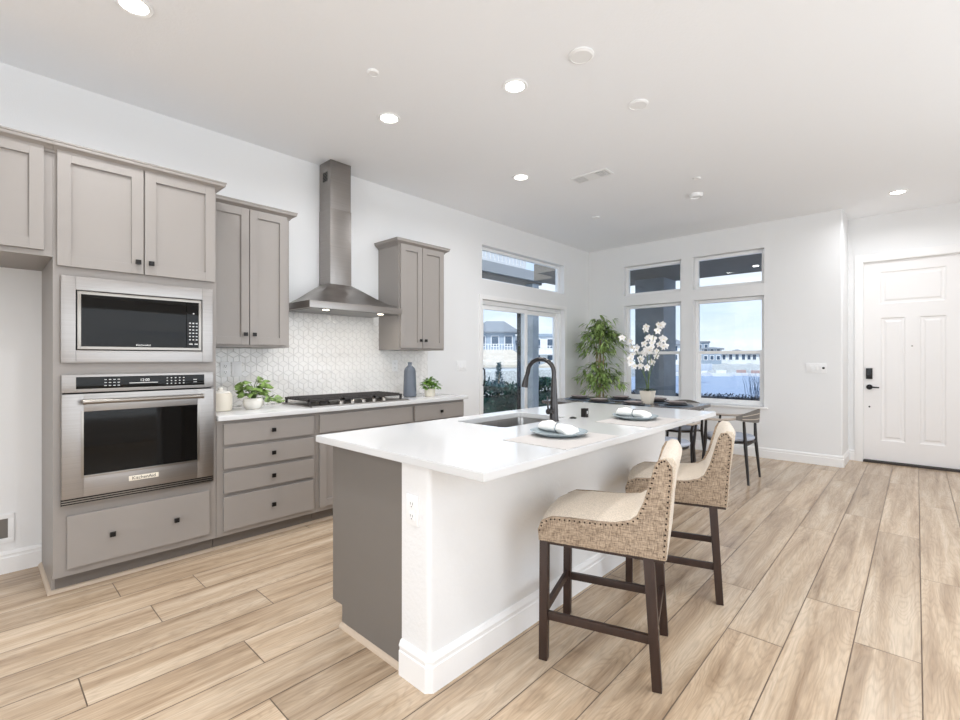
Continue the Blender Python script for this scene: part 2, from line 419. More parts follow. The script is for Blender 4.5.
# windows
def window(n, axis, pos, depth, u0, u1, z0, z1, rail=None, fw=.045):
    """pos = inner wall face, depth sign = outward"""
    s = 1 if depth > 0 else -1
    r = thing('window_%d' % n, '', '', kind='structure')
    p0, p1 = pos+s*.085, pos+s*.14
    def bx(mb, ua, ub, za, zb, q0=p0, q1=p1):
        return mb.box(q0, ua, za, q1, ub, zb) if axis == 'y' else mb.box(ua, q0, za, ub, q1, zb)
    f = MB()
    e = .002
    bx(f, u0+e, u0+fw, z0+e, z1-e); bx(f, u1-fw, u1-e, z0+e, z1-e); bx(f, u0+fw, u1-fw, z0+e, z0+fw); bx(f, u0+fw, u1-fw, z1-fw, z1-e)
    f.build('window_frame', M['vinyl'], r, bevel=.003)
    gl = MB(); q = pos+s*.118
    bx(gl, u0+fw-.004, u1-fw+.004, z0+fw-.004, z1-fw+.004, q, q+s*.006)
    gl.build('pane', M['glass'], r, smooth=False)
    if rail:
        m = MB(); bx(m, u0+fw, u1-fw, rail-.022, rail+.022, pos+s*.09, pos+s*.115)
        # lower sash frame
        for ua, ub, za, zb in ((u0+fw, u0+fw+.025, z0+fw, rail), (u1-fw-.025, u1-fw, z0+fw, rail), (u0+fw+.025, u1-fw-.025, z0+fw, z0+fw+.025)): bx(m, ua, ub, za, zb, pos+s*.092, pos+s*.113)
        m.build('sash', M['vinyl'], r, bevel=.002)
    return r
window(1, 'y', 0, -1, *TR0, fw=.035)
window(2, 'x', YF, 1, *WF[0]); window(3, 'x', YF, 1, *WF[1])
w4 = window(4, 'x', YF, 1, *WF[2], rail=1.37); w5 = window(5, 'x', YF, 1, *WF[3], rail=1.37)
window(6, 'y', XMAX, 1, *SW, fw=.06); window(7, 'x', YMIN, -1, *BW, fw=.06)
# sills
for nme, (a, b_) in (('trim_1', WF[2][:2]), ('trim_2', WF[3][:2])):
    struct(MB().box(a-.045, YF-.032, .632, b_+.045, YF+.08, .654).build(nme, M['trim'], bevel=.004))
# sliding patio door
r = thing('door_2', '', '', kind='structure')
f = MB(); y0, y1, zt = SL[0], SL[1], SL[3]
f.box(-.15, y0+.002, 0, -.06, y0+.05, zt-.002).box(-.15, y1-.05, 0, -.06, y1-.002, zt-.002).box(-.15, y0+.05, zt-.055, -.06, y1-.05, zt-.002).box(-.15, y0+.05, 0, -.06, y1-.05, .035)
f.build('door_frame', M['vinyl'], r, bevel=.003)
ym = 5.345
def sash(ya, yb, xa, xb):
    m = MB(); w = .055
    m.box(xa, ya, .04, xb, ya+w, zt-.06).box(xa, yb-w, .04, xb, yb, zt-.06).box(xa, ya+w, zt-.06-w, xb, yb-w, zt-.06).box(xa, ya+w, .04, xb, yb-w, .13)
    s = m.build('sliding_panel', M['vinyl'], r, bevel=.003)
    MB().box((xa+xb)/2-.003, ya+w-.004, .126, (xa+xb)/2+.003, yb-w+.004, zt-.111).build('pane', M['glass'], s, smooth=False)
sash(y0+.05, ym+.03, -.105, -.07); sash(ym-.03, y1-.05, -.145, -.11)
b = MB()
for ya in (ym-.155, ym-.095): pass
b.box(-.17, ym-.085, .03, -.152, ym-.01, zt-.06)
b.build('screen_frame', M['black'], r)
b = MB().tube([(-.062, y0+.085, .94), (-.035, y0+.088, .96), (-.03, y0+.088, 1.05), (-.035, y0+.088, 1.14), (-.062, y0+.085, 1.16)], .009, 8)
b.build('door_handle', M['black'], r)
# flat casing round the patio door
cp = MB(); cw = .055
cp.box(.0, y0-cw, 0, .014, y0, zt+cw).box(0, y1, 0, .014, y1+cw, zt+cw).box(0, y0, zt, .014, y1, zt+cw)
struct(cp.build('trim_3', M['trim'], bevel=.003))

# front door
r = thing('door_1', '', '', kind='structure')
dx0, dx1, dz0, dz1 = 3.513, 4.432, .028, 2.478; df = YE+.03
pan = [(3.67, 4.25, 1.955, 2.35), (3.675, 3.90, .275, 1.785), (4.025, 4.25, .275, 1.785)]
b = MB(); holes = [(p[0], p[1], p[2], p[3]) for p in pan]
wall_cells(b, 'x', df, df+.045, dx0, dx1, dz0, dz1, holes)
for x0, x1, z0, z1 in pan:
    k = [(0, 0), (.012, .010), (.035, .012), (.055, .003)]
    rings = []
    for o, d in k: rings.append([(x0+o, df+d, z0+o), (x1-o, df+d, z0+o), (x1-o, df+d, z1-o), (x0+o, df+d, z1-o)])
    b.loft(rings, cap=False); b.add([rings[-1][i] for i in range(4)], [(0,1,2,3)])
b.build('door_slab', M['door'], r, smooth=False)
b = MB(); b.box(dx0+.022, df-.022, 1.03, dx0+.085, df, 1.165); b.build('smart_lock', M['black'], r, bevel=.006)
b = MB().box(dx0+.034, df-.0225, 1.075, dx0+.073, df-.0215, 1.15); b.build('keypad', M['bglass'], r)
b = MB().cyl((dx0+.055, df, .93), (dx0+.055, df-.012, .93), .032, seg=20).tube([(dx0+.055, df-.012, .93), (dx0+.055, df-.05, .93), (dx0+.075, df-.055, .93), (dx0+.15, df-.052, .928)], [.011, .011, .010, .008], 8)
b.build('lever_handle', M['black'], r)
b = MB().cyl((dx0+.055, df+.001, .685), (dx0+.055, df-.004, .685), .01, seg=12); b.build('door_stop_hole', M['black'], r)
b = MB().cyl((3.96, df+.001, 1.435), (3.96, df-.004, 1.435), .009, seg=12); b.build('peephole', M['steel2'], r)
b = MB().box(dx0-.005, YE-.02, 0, dx1+.005, YE+.1, .022); b.build('threshold', M['thresh'], r)
b = MB()
for a, c in ((3.425, 3.508), (4.437, 4.52)): b.box(a, YE-.018, 0, c, YE, 2.58)
b.box(3.508, YE-.018, 2.485, 4.437, YE, 2.58)
b.box(3.4, YE-.022, 2.565, 3.426, YE-.018, 2.566)
struct(b.build('trim_4', M['trim'], bevel=.004))
b = MB().box(3.5, YE, 0, 3.512, YE+.12, 2.49).box(4.433, YE, 0, 4.445, YE+.12, 2.49).box(3.512, YE, 2.479, 4.433, YE+.12, 2.49)
b.build('door_jamb', M['trim'], r)

# ------------------------------------------------------------------ ceiling fittings
def can(x, y, label, group, root=None):
    if root is None:
        root = thing('recessed_light', label, 'ceiling light', (x, y, H), 0, group)
        rg = [(.060, -.001), (.062, -.006), (.078, -.009), (.083, -.004), (.083, -.0005), (.060, -.0005)]
        MB().lathe(rg, seg=32).build('trim_ring', M['plastic'], root)
        MB().lathe([(.0, -.003), (.059, -.003), (.059, -.001), (0, -.001)], seg=32).build('diffuser', M['led'], root)
    else:
        root = copy_tree(root); root.location = (x, y, H); root['label'] = label; root['group'] = group
    ld = bpy.data.lights.new('lamp', 'AREA'); ld.shape = 'DISK'; ld.size = .115; ld.energy = CAN_W; ld.color = (.95, .97, 1); ld.spread = R(160)
    lo = bpy.data.objects.new('lamp', ld); col.objects.link(lo); lo.parent = root; lo.location = (0, 0, -.012)
    return root
labs = ['round recessed downlight in ceiling above the oven tower, nearest of all', 'lit recessed downlight in ceiling in front of the range hood chimney',
        'lit recessed downlight over the kitchen island, largest glow beside the blank disc', 'lit recessed downlight near the wall before the patio door transom',
        'lit recessed downlight in ceiling before the white front door']
c0 = None
def can_light(root, x, y):
    pass
for (x, y), lb in zip(CANS_SEEN, labs):
    if c0 is None: c0 = can(x, y, lb, 'recessed ceiling lights')
    else:
        # copy the rings (lamp is added afresh)
        lamp = [o for o in bpy.data.objects if o.parent == c0 and o.type == 'LIGHT']
        n = c0.copy(); col.objects.link(n); n.location = (x, y, H); n['label'] = lb
        for ch in [o for o in bpy.data.objects if o.parent == c0]:
            q = ch.copy(); col.objects.link(q); q.parent = n
for x, y in CANS_ADDED:
    n = c0.copy(); col.objects.link(n); n.location = (x, y, H); n['label'] = 'unseen recessed downlight added to brighten the room'; n['group'] = 'added recessed downlights out of view'
    for ch in [o for o in bpy.data.objects if o.parent == c0]:
        q = ch.copy(); col.objects.link(q); q.parent = n
def disc(name, x, y, rad, h, label, cat, group=None, m='plastic'):
    o = MB().lathe([(0, 0), (rad, 0), (rad, -h*.5), (rad*.82, -h), (rad*.78, -h*.8), (0, -h*.8)], seg=28).build(name, M[m]); o.location = (x, y, H-.0005)
    return tag(o, label, cat, group)
disc('ceiling_speaker', 2.57, 2.402, .074, .014, 'white blank round disc on ceiling, largest and nearest of the unlit discs', 'ceiling disc')
disc('ceiling_speaker', 2.584, 3.134, .068, .014, 'white blank round disc on ceiling right of the air vent and speaker', 'ceiling disc')
disc('sprinkler_cover', 1.546, 1.672, .036, .012, 'small white sprinkler cover on ceiling near the range hood', 'sprinkler cover')
disc('smoke_detector', 2.265, 5.272, .07, .035, 'round white smoke detector on the far part of the ceiling', 'smoke detector')
disc('sprinkler_cover', 2.426, 4.811, .036, .012, 'small white sprinkler cover just before the smoke detector', 'sprinkler cover')
disc('sprinkler_cover', 1.069, 5.28, .045, .015, 'white sprinkler cover on ceiling over the dining table', 'sprinkler cover')
# air vent
r = thing('air_vent', 'white rectangular ceiling air vent with dark slotted end', 'air vent', (1.70, 4.06, H))
b = MB().box(-.19, -.085, -.010, .19, .085, -.0005); b.build('vent_frame', M['plastic'], r, bevel=.003)
b = MB().box(.065, -.06, -.0115, .165, .06, -.0102); b.build('dark_slot', M['dark'], r)
b = MB()
for i in range(5): b.box(.07+i*.021, -.06, -.016, .078+i*.021, .06, -.0116)
for j in range(4): b.box(.065, -.05+j*.03, -.0165, .165, -.046+j*.03, -.0125)
b.build('louvre', M['plastic'], r)
b = MB()
for i in range(6): b.box(-.17, -.055+i*.02, -.0125, -.06, -.051+i*.02, -.0101)
b.build('side_louvre', M['printed'], r)

# ------------------------------------------------------------------ cabinets
FX = .61; DX = .632
def shaker(mb, y0, y1, z0, z1, x0=FX+.001, x1=DX, fw=.057, rec=.012):
    mb.box(x0, y0, z0, x1, y0+fw, z1).box(x0, y1-fw, z0, x1, y1, z1).box(x0, y0+fw, z0, x1, y1-fw, z0+fw).box(x0, y0+fw, z1-fw, x1, y1-fw, z1)
    mb.box(x0, y0+fw, z0+fw, x1-rec, y1-fw, z1-fw); return mb
def knob(parent, x, y, z, L_=(0,0,0)):
    b = MB(); x -= L_[0]; y -= L_[1]; z -= L_[2]
    b.cyl((x, y, z), (x+.014, y, z), .006, seg=8).box(x+.013, y-.0135, z-.0135, x+.024, y+.0135, z+.0135)
    return b.build('knob', M['black'], parent, bevel=.002)
def pdoor(root, y0, y1, z0, z1, ky=None, kz=None, x0=FX+.001, x1=DX, mname='cab'):
    Lc = root.location
    d = world(shaker(MB(), y0, y1, z0, z1, x0, x1), root).build('door', M[mname], root, bevel=.0015, smooth=False)
    if ky is not None: knob(d, x1, ky, kz, Lc)
    return d
def pdrawer(root, y0, y1, z0, z1, kys=(), x0=FX+.001, x1=DX, name='drawer'):
    d = world(MB().box(x0, y0, z0, x1, y1, z1), root).build(name, M['cab'], root, bevel=.003, smooth=False)
    for ky in kys: knob(d, x1, ky, (z0+z1)/2, root.location)
    return d
CR = [(0, 0), (.006, 0), (.012, .012), (.030, .026), (.044, .034), (.046, .040), (.046, .050), (.050, .052), (.050, .060), (0, .060)]
def crown(root, path, z): world(MB().sweep(CR, path, z), root).build('crown_moulding', M['cab'], root, smooth=False)
def qr(root, path):
    P = [(0, 0), (.018, 0), (.017, .007), (.012, .014), (.006, .018), (0, .019)]
    world(MB().sweep(P, path), root).build('quarter_round', M['qround'], root)
e = .0008
# oven tower
r = thing('oven_cabinet', 'tall greige cabinet tower holding the microwave and wall oven', 'cabinet', (.3, .672, 0))
b = MB().box(.0, .287, .10, FX, .300, 2.40).box(0, 1.069, .10, FX, 1.087-e, 2.40).box(0, .300, 2.38, FX, 1.069, 2.40).box(0, .300, .10, FX, 1.069, .12).box(.001, .300, .12, .012, 1.069, 2.38)
b.box(0, .287, 0, .54, .300, .10)
for a, c in ((.462, .482), (1.21, 1.25), (1.745, 1.785)): b.box(.013, .301, a, FX-.021, 1.068, c)
b.box(FX-.02, .300, 1.735, FX, 1.069, 2.38)
b.box(FX-.02, .300, .12, FX, .325, 1.735).box(FX-.02, 1.055, .12, FX, 1.069, 1.735).box(FX-.02, .325, .12, FX, 1.055, .486).box(FX-.02, .325, 1.194, FX, 1.055, 1.266)
world(b, r).build('carcass', M['cab'], r, smooth=False)
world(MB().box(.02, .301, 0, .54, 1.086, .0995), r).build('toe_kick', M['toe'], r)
pdoor(r, .302, .685, 1.785, 2.405, .657, 1.852); pdoor(r, .692, 1.075, 1.785, 2.405, .722, 1.852)
pdrawer(r, .342, 1.042, .142, .428, (.537, .853))
crown(r, [(FX, .287), (FX, 1.087), (.395, 1.087)], 2.385)
qr(r, [(0, .287), (.54, .287), (.54, 1.086)])
# cabinet over the refrigerator alcove
r = thing('fridge_cabinet', 'greige wall cabinet bridging the empty refrigerator alcove at the left', 'cabinet', (.3, -.25, 1.83))
b = MB().box(0, -.78, 1.83, FX, .286, 2.40); world(b, r).build('carcass', M['cab'], r, smooth=False)
pdoor(r, -.735, -.245, 1.858, 2.405, -.275, 1.92); pdoor(r, -.238, .25, 1.858, 2.405, -.208, 1.92)
crown(r, [(FX, -.78), (FX, .286)], 2.385)
o = MB().box(0, -.80, 0, FX, -.781, 2.40).build('fridge_side_panel', M['cab'], smooth=False); tag(o, 'tall greige end panel on the left of the refrigerator alcove', 'cabinet panel')
# wall cabinets
def wallcab(y0, y1, d1, d2, k1, k2, label, both):
    r = thing('wall_cabinet', label, 'cabinet', (.16, (y0+y1)/2, 1.37), 0, None)
    world(MB().box(0, y0, 1.37, .33, y1, 2.40), r).build('carcass', M['cab'], r, smooth=False)
    for (a, c), k in ((d1, k1), (d2, k2)): pdoor(r, a, c, 1.388, 2.40, k, 1.465, .331, .352)
    crown(r, ([(0, y0)] if both else [])+[(.33, y0), (.33, y1), (0, y1)], 2.385)
wallcab(1.088, 1.71, (1.115, 1.397), (1.403, 1.684), 1.367, 1.430, 'greige two-door wall cabinet between the oven tower and range hood', False)
wallcab(2.79, 3.385, (2.806, 3.073), (3.079, 3.368), 3.046, 3.110, 'greige two-door wall cabinet right of the range hood', True)
# base cabinets
def basecab(y0, y1, name, label):
    r = thing(name, label, 'cabinet', (.3, (y0+y1)/2, 0))
    world(MB().box(.002, y0+e, .10, FX, y1-e, .872), r).build('carcass', M['cab'], r, smooth=False)
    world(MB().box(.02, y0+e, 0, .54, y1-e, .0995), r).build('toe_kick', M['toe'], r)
    qr(r, [(.54, y0+e), (.54, y1-e)]); return r
r = basecab(1.088, 1.79, 'drawer_cabinet', 'greige base cabinet with a bank of four drawers beside the oven tower')
for z0, z1 in ((.708, .848), (.547, .685), (.385, .522), (.135, .360)): pdrawer(r, 1.129, 1.764, z0, z1, (1.453,))
r = basecab(1.79, 2.735, 'cooktop_cabinet', 'greige base cabinet under the gas cooktop with long false drawer front')
pdrawer(r, 1.815, 2.719, .708, .848, name='drawer_front'); pdoor(r, 1.815, 2.264, .135, .685, 2.235, .63); pdoor(r, 2.270, 2.719, .135, .685, 2.30, .63)
r = basecab(2.735, 3.40, 'end_base_cabinet', 'greige base cabinet with one drawer over doors, at the patio end')
pdrawer(r, 2.752, 3.383, .708, .848, (3.07,)); pdoor(r, 2.752, 3.064, .135, .685, 3.035, .63); pdoor(r, 3.070, 3.383, .135, .685, 3.10, .63)
# worktop on the wall run (with a hole-free slab)
o = MB().box(.0, 1.089, .8725, .65, 3.43, .905).build('wall_countertop', M['quartz'], bevel=.003); tag(o, 'white quartz countertop along the left wall under the cooktop', 'countertop')

# ------------------------------------------------------------------ backsplash of rhombus tiles
def clip(poly, y0, y1, z0, z1):
    for ax, lim, sg in ((0, y0, 1), (0, y1, -1), (1, z0, 1), (1, z1, -1)):
        outp = []
        for i in range(len(poly)):
            a, b_ = poly[i-1], poly[i]; ia, ib = (a[ax]-lim)*sg >= 0, (b_[ax]-lim)*sg >= 0
            if ia != ib:
                t = (lim-a[ax])/(b_[ax]-a[ax]); outp.append((a[0]+t*(b_[0]-a[0]), a[1]+t*(b_[1]-a[1])))
            if ib: outp.append(b_)
        poly = outp
        if not poly: return []
    return poly
bs = MB(); tr = random.Random(2); s = .052; hx = s*math.sqrt(3)/2
for y0, y1, z0, z1 in ((1.09, 1.7105, .906, 1.368), (1.7105, 2.7895, .906, 1.72), (2.7895, 3.436, .906, 1.368)):
    j = int((z0-.9)/(1.5*s))-2
    while .9+j*1.5*s < z1+2*s:
        i = int((y0-1)/(2*hx))-2
        while 1+i*2*hx < y1+2*hx:
            cy = 1+i*2*hx+(hx if j % 2 else 0); cz = .9+j*1.5*s
            C0 = (cy, cz); V_ = [(cy+s*math.sin(R(60*q)), cz+s*math.cos(R(60*q))) for q in range(6)]
            for q in (0, 2, 4):
                ph = [C0, V_[(q+5) % 6], V_[q], V_[(q+1) % 6]]
                mx_, mz_ = sum(p[0] for p in ph)/4, sum(p[1] for p in ph)/4
                ins = [(mx_+(p[0]-mx_)*.955, mz_+(p[1]-mz_)*.955) for p in ph]
                cl = clip(ins, y0, y1, z0, z1)
                if len(cl) >= 3:
                    ta, tb = tr.uniform(-.03, .03), tr.uniform(-.03, .03)
                    n_ = len(cl); ins2 = [(mx_+(p[0]-mx_)*.93, mz_+(p[1]-mz_)*.93) for p in cl]
                    vs = [(.0045, p[0], p[1]) for p in cl]+[(.0085+(p[0]-mx_)*ta+(p[1]-mz_)*tb, p[0], p[1]) for p in ins2]
                    bs.add(vs, [tuple(range(n_, 2*n_))]+[(a_, (a_+1) % n_, (a_+1) % n_+n_, a_+n_) for a_ in range(n_)])
            i += 1
        j += 1
r = thing('tile_backsplash', 'glossy white diamond tile backsplash behind the cooktop', 'backsplash', (0, 2.25, .905))
world(bs, r).build('tiles', M['tile'], r, smooth=False)
world(MB().box(.0005, 1.09, .9055, .0055, 3.436, 1.3695).box(.0005, 1.7105, 1.3695, .0055, 2.7895, 1.72), r).build('grout', M['grout'], r, smooth=False)

# ------------------------------------------------------------------ microwave & oven
r = thing('microwave', 'built-in stainless microwave with dark glass front above the wall oven', 'microwave', (.4, .686, 1.262))
b = MB(); o0, o1, a0, a1 = .316, 1.060, 1.262, 1.734; i0, i1, c0_, c1_ = .378, 1.000, 1.330, 1.662
x0, x1 = FX+.002, FX+.022
b.box(x0, o0, a0, x1, i0, a1).box(x0, i1, a0, x1, o1, a1).box(x0, i0, a0, x1, i1, c0_).box(x0, i0, c1_, x1, i1, a1)
world(b, r).build('trim_kit', M['steel'], r, bevel=.002)
world(MB().box(.12, .34, 1.27, FX-.022, 1.04, 1.735), r).build('housing', M['dark'], r)
b = MB().box(x0+.002, i0+.006, c0_+.006, x1+.002, i1-.006, c0_+.022).box(x0+.002, i0+.006, c1_-.022, x1+.002, i1-.006, c1_-.006).box(x0+.002, i0+.006, c0_+.022, x1+.002, i0+.022, c1_-.022).box(x0+.002, i1-.022, c0_+.022, x1+.002, i1-.006, c1_-.022)
world(b, r).build('door_frame', M['steel2'], r, bevel=.001)
d = world(MB().box(FX-.01, i0+.022, c0_+.022, x1-.001, .908, c1_-.022), r).build('door_glass', M['bglass'], r, bevel=.001)
b = MB(); fx = x1+.0005
Lr = r.location
world(text_mb('KitchenAid', .016, lambda u, v: (x1+.0002, .685+u, c0_+.034+v)), r).build('brand_lettering', M['whiteprint'], d, smooth=False)
cpn = world(MB().box(FX-.01, .911, c0_+.022, x1-.001, i1-.022, c1_-.022), r).build('control_panel', M['bglass'], r, bevel=.001)
b = MB()
for q in range(6):
    for w in range(3): b.box(x1-.0009, .924+w*.019, 1.40+q*.021, x1+.0002, .934+w*.019, 1.407+q*.021)
world(b, r).build('number_pad', M['printed'], cpn); b = MB()
b.box(x1-.0009, .924, 1.372, x1+.0002, .944, 1.380)
world(b, r).build('start_button', M['printed'], cpn); b = MB().box(x1-.0009, .955, 1.372, x1+.0002, .973, 1.380)
world(b, r).build('stop_button', M['printed'], cpn); b = MB().box(x1-.0009, .946, 1.565, x1+.0002, .954, 1.573)
world(b, r).build('door_button', M['printed'], cpn)

r = thing('wall_oven', 'built-in stainless wall oven with bar handle and dark window', 'oven', (.4, .69, .484))
yo0, yo1 = .318, 1.062
world(MB().box(.10, .34, .49, FX-.022, 1.05, 1.19), r).build('housing', M['dark'], r)
b = MB().box(x0, yo0, 1.098, x1+.006, yo1, 1.196); world(b, r).build('control_fascia', M['steel'], r, bevel=.003)
cpn = world(MB().box(x1+.0055, .378, 1.117, x1+.0095, 1.008, 1.183), r).build('control_panel', M['bglass'], r, bevel=.001)
xx = x1+.0096; b = MB()
for q in range(4):
    for w in range(3): b.box(xx-.0005, .50+q*.02, 1.130+w*.017, xx+.0003, .511+q*.02, 1.134+w*.017)
world(b, r).build('mode_buttons', M['printed'], cpn); b = MB()
for q in range(5):
    for w in range(3): b.box(xx-.0005, .80+q*.022, 1.130+w*.017, xx+.0003, .808+q*.022, 1.135+w*.017)
world(b, r).build('number_pad', M['printed'], cpn); b = MB()
b.box(xx-.0005, .945, 1.15, xx+.0003, .965, 1.155)
world(b, r).build('start_button', M['printed'], cpn); b = MB().box(xx-.0005, .945, 1.135, xx+.0003, .965, 1.139)
world(b, r).build('cancel_button', M['printed'], cpn)
world(MB().box(xx-.0004, .615, 1.140, xx+.0003, .755, 1.145), r).build('display', M['printed'], cpn)
world(text_mb('12:00', .022, lambda u, v: (xx+.0004, .69+u, 1.158+v)), r).build('clock_digits', M['whiteprint'], cpn, smooth=False)
# oven door with window
dz0, dz1 = .523, 1.090; w0, w1, v0, v1 = .410, .968, .640, .992; xd0, xd1 = x0, x1+.012
b = MB().box(xd0, yo0, dz0, xd1, w0, dz1).box(xd0, w1, dz0, xd1, yo1, dz1).box(xd0, w0, dz0, xd1, w1, v0).box(xd0, w0, v1, xd1, w1, dz1)
d = world(b, r).build('oven_door', M['steel'], r, bevel=.0015)
world(MB().box(xd0+.001, w0+.001, v0+.001, xd1-.004, w1-.001, v1-.001), r).build('window', M['bglass'], d)
b = MB()
for a_ in (w0-.012, w1): b.box(xd1-.001, a_, v0-.012, xd1+.002, a_+.012, v1+.005)
b.box(xd1-.001, w0, v0-.012, xd1+.002, w1, v0)
world(b, r).build('window_trim', M['steel2'], d, bevel=.001)
hz = 1.048
b = MB().tube([(xd1+.045, .405, hz), (xd1+.045, .985, hz)], .0125, 14)
for a_ in (.425, .965): b.cyl((xd1, a_, hz), (xd1+.045, a_, hz), .010, seg=10)
for a_ in (.400, .978): b.cyl((xd1+.045, a_, hz), (xd1+.045, a_+.012, hz), .0155, seg=14)
world(b, r).build('handle', M['steel2'], d)
bd = world(MB().box(xd1-.001, .612, .572, xd1+.003, .758, .600), r).build('brand_badge', M['potc'], d, bevel=.001)
world(text_mb('KitchenAid', .026, lambda u, v: (xd1+.0034, .685+u, .586+v)), r).build('brand_lettering', M['black'], bd, smooth=False)
b = MB().box(x0, yo0, .484, x1+.004, yo1, .519); vg = world(b, r).build('vent_grille', M['dark'], r)
b = MB()
for q in range(3): b.box(x1+.003, yo0, .485+q*.0125, x1+.010, yo1, .490+q*.0125)
world(b, r).build('vent_bars', M['steel2'], vg)

# ------------------------------------------------------------------ range hood
r = thing('range_hood', 'stainless chimney range hood on the wall above the cooktop', 'range hood', (0, 2.25, 1.69))
hy0, hy1, hx0, hx1 = 1.797, 2.703, .010, .50; ky0, ky1, kx1 = 2.142, 2.352, .205
b = MB().box(hx0, hy0, 1.692, hx1, hy1, 1.748)
world(b, r).build('canopy_band', M['steel'], r, bevel=.003)
rings = []
for t, zz in ((0, 0), (.12, .018), (.30, .052), (.5, .096), (.7, .140), (.85, .172), (1, .200)):
    k_ = t**.85
    rings.append([(hx0, hy0+(ky0-hy0)*k_, 1.748+zz), (hx1+(kx1-hx1)*k_, hy0+(ky0-hy0)*k_, 1.748+zz), (hx1+(kx1-hx1)*k_, hy1+(ky1-hy1)*k_, 1.748+zz), (hx0, hy1+(ky1-hy1)*k_, 1.748+zz)])
world(MB().loft(rings), r).build('canopy_slope', M['steel'], r, angle=50)
ch = world(MB().box(hx0, ky0, 1.94, kx1, ky1, 2.62), r).build('chimney_lower', M['steel'], r, bevel=.002)
ch2 = world(MB().box(hx0, ky0+.003, 2.62, kx1-.003, ky1-.003, H-.001), r).build('chimney_upper', M['steel'], r, bevel=.001)
b = MB().box(.07, ky0+.0015, 2.87, .15, ky0+.004, 2.96); vg = world(b, r).build('chimney_vent', M['steeld'], ch2)
b = MB()
for q in range(6): b.box(.075, ky0-.0005, 2.878+q*.013, .145, ky0+.002, 2.883+q*.013)
world(b, r).build('vent_slats', M['dark'], vg)
b = MB().box(hx0+.03, hy0+.03, 1.688, hx1-.03, hy1-.03, 1.6925); world(b, r).build('grease_filter', M['steeld'], r)
for yy in (1.98, 2.52):
    o = world(MB().cyl((.42, yy, 1.6885), (.42, yy, 1.684), .026, seg=18), r).build('hood_lamp', M['hoodled'], r)
    ld = bpy.data.lights.new('hood_light', 'AREA'); ld.shape = 'DISK'; ld.size = .05; ld.energy = 1.0; ld.color = (1, .94, .85)
    lo = bpy.data.objects.new('hood_light', ld); col.objects.link(lo); lo.parent = r; lo.location = (.42, yy-2.25, 1.682-1.69)
b = MB()
for q in range(5): b.cyl((hx1-.001, 2.50+q*.022, 1.72), (hx1+.003, 2.50+q*.022, 1.72), .005, seg=8)
world(b, r).build('buttons', M['steel2'], r)

# ------------------------------------------------------------------ gas cooktop
r = thing('gas_cooktop', 'black iron grated gas cooktop set in the wall countertop', 'cooktop', (.34, 2.25, .9055))
world(MB().box(.08, 1.765, .9055, .60, 2.71, .915), r).build('steel_tray', M['steel'], r, bevel=.003)
for gi in range(3):
    b = MB(); ya = 1.780+gi*.306; yb = ya+.302; z = .953; xa, xb = .105, .515
    for yy in (ya+.006, yb-.006): b.obox([(xa, yy, z), (xb, yy, z)], 1, .012, .014)
    for xv in (xa+.006, xb-.006): b.obox([(xv, ya, z), (xv, yb, z)], 1, .012, .014)
    for q in range(1, 9): b.obox([(xa+q*(xb-xa)/9, ya, z+.003), (xa+q*(xb-xa)/9, yb, z+.003)], 1, .009, .022)
    b.obox([(xa, (ya+yb)/2, z), (xb, (ya+yb)/2, z)], 1, .010, .012)
    for xv in (xa+.01, xb-.01):
        for yy in (ya+.01, yb-.01): b.box(xv-.008, yy-.008, .915, xv+.008, yy+.008, z)
    world(b, r).build('grate', M['iron'], r)
for (xv, yy, rr) in ((.2, 1.965, .04), (.42, 1.965, .045), (.31, 2.25, .055), (.2, 2.535, .045), (.42, 2.535, .04)):
    world(MB().lathe([(0, 0), (rr, 0), (rr, .012), (rr*.8, .014), (rr*.8, .022), (0, .022)], (xv, yy, .915), 20), r).build('burner', M['iron'], r)
for q in range(5):
    world(MB().lathe([(0, 0), (.021, 0), (.019, .022), (.012, .027), (0, .027)], (.556, 2.04+q*.105, .915), 16), r).build('control_knob', M['steel2'], r)

# ------------------------------------------------------------------ island
IY0, IY1 = 1.205, 3.50; PX0, PX1 = 2.458, 2.627
r = thing('kitchen_island', 'kitchen island with grey cabinets and white drywall seating side', 'kitchen island', (2.25, 2.35, 0))
sy0, sy1, sx0, sx1 = 1.985, 2.62, 1.95, 2.34
b = MB().box(1.905, IY0+.012, .10, PX0, IY1, .60).box(1.905, IY0+.012, .60, 1.925, IY1, .872).box(PX0-.018, IY0+.012, .60, PX0, IY1, .872).box(1.925, IY0+.012, .60, PX0-.018, 1.92, .872).box(1.925, 2.68, .60, PX0-.018, IY1, .872)
world(b, r).build('cabinet_body', M['cab'], r, smooth=False)
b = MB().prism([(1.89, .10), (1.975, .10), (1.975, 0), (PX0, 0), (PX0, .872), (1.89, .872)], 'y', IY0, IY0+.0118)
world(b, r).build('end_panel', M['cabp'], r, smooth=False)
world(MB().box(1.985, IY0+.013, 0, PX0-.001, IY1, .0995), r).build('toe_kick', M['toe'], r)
yy = IY0+.02
for wdt in (.45, .60, .45, .38, .37):
    d = MB(); y0_, y1_ = yy+.003, yy+wdt-.003
    x0_, x1_ = 1.884, 1.904; fw = .057; z0_, z1_ = .13, .85
    d.box(x0_, y0_, z0_, x1_, y0_+fw, z1_).box(x0_, y1_-fw, z0_, x1_, y1_, z1_).box(x0_, y0_+fw, z0_, x1_, y1_-fw, z0_+fw).box(x0_, y0_+fw, z1_-fw, x1_, y1_-fw, z1_).box(x0_+.009, y0_+fw, z0_+fw, x1_, y1_-fw, z1_-fw)
    world(d, r).build('door', M['cab'], r, bevel=.0015, smooth=False); yy += wdt
qb = 0.02
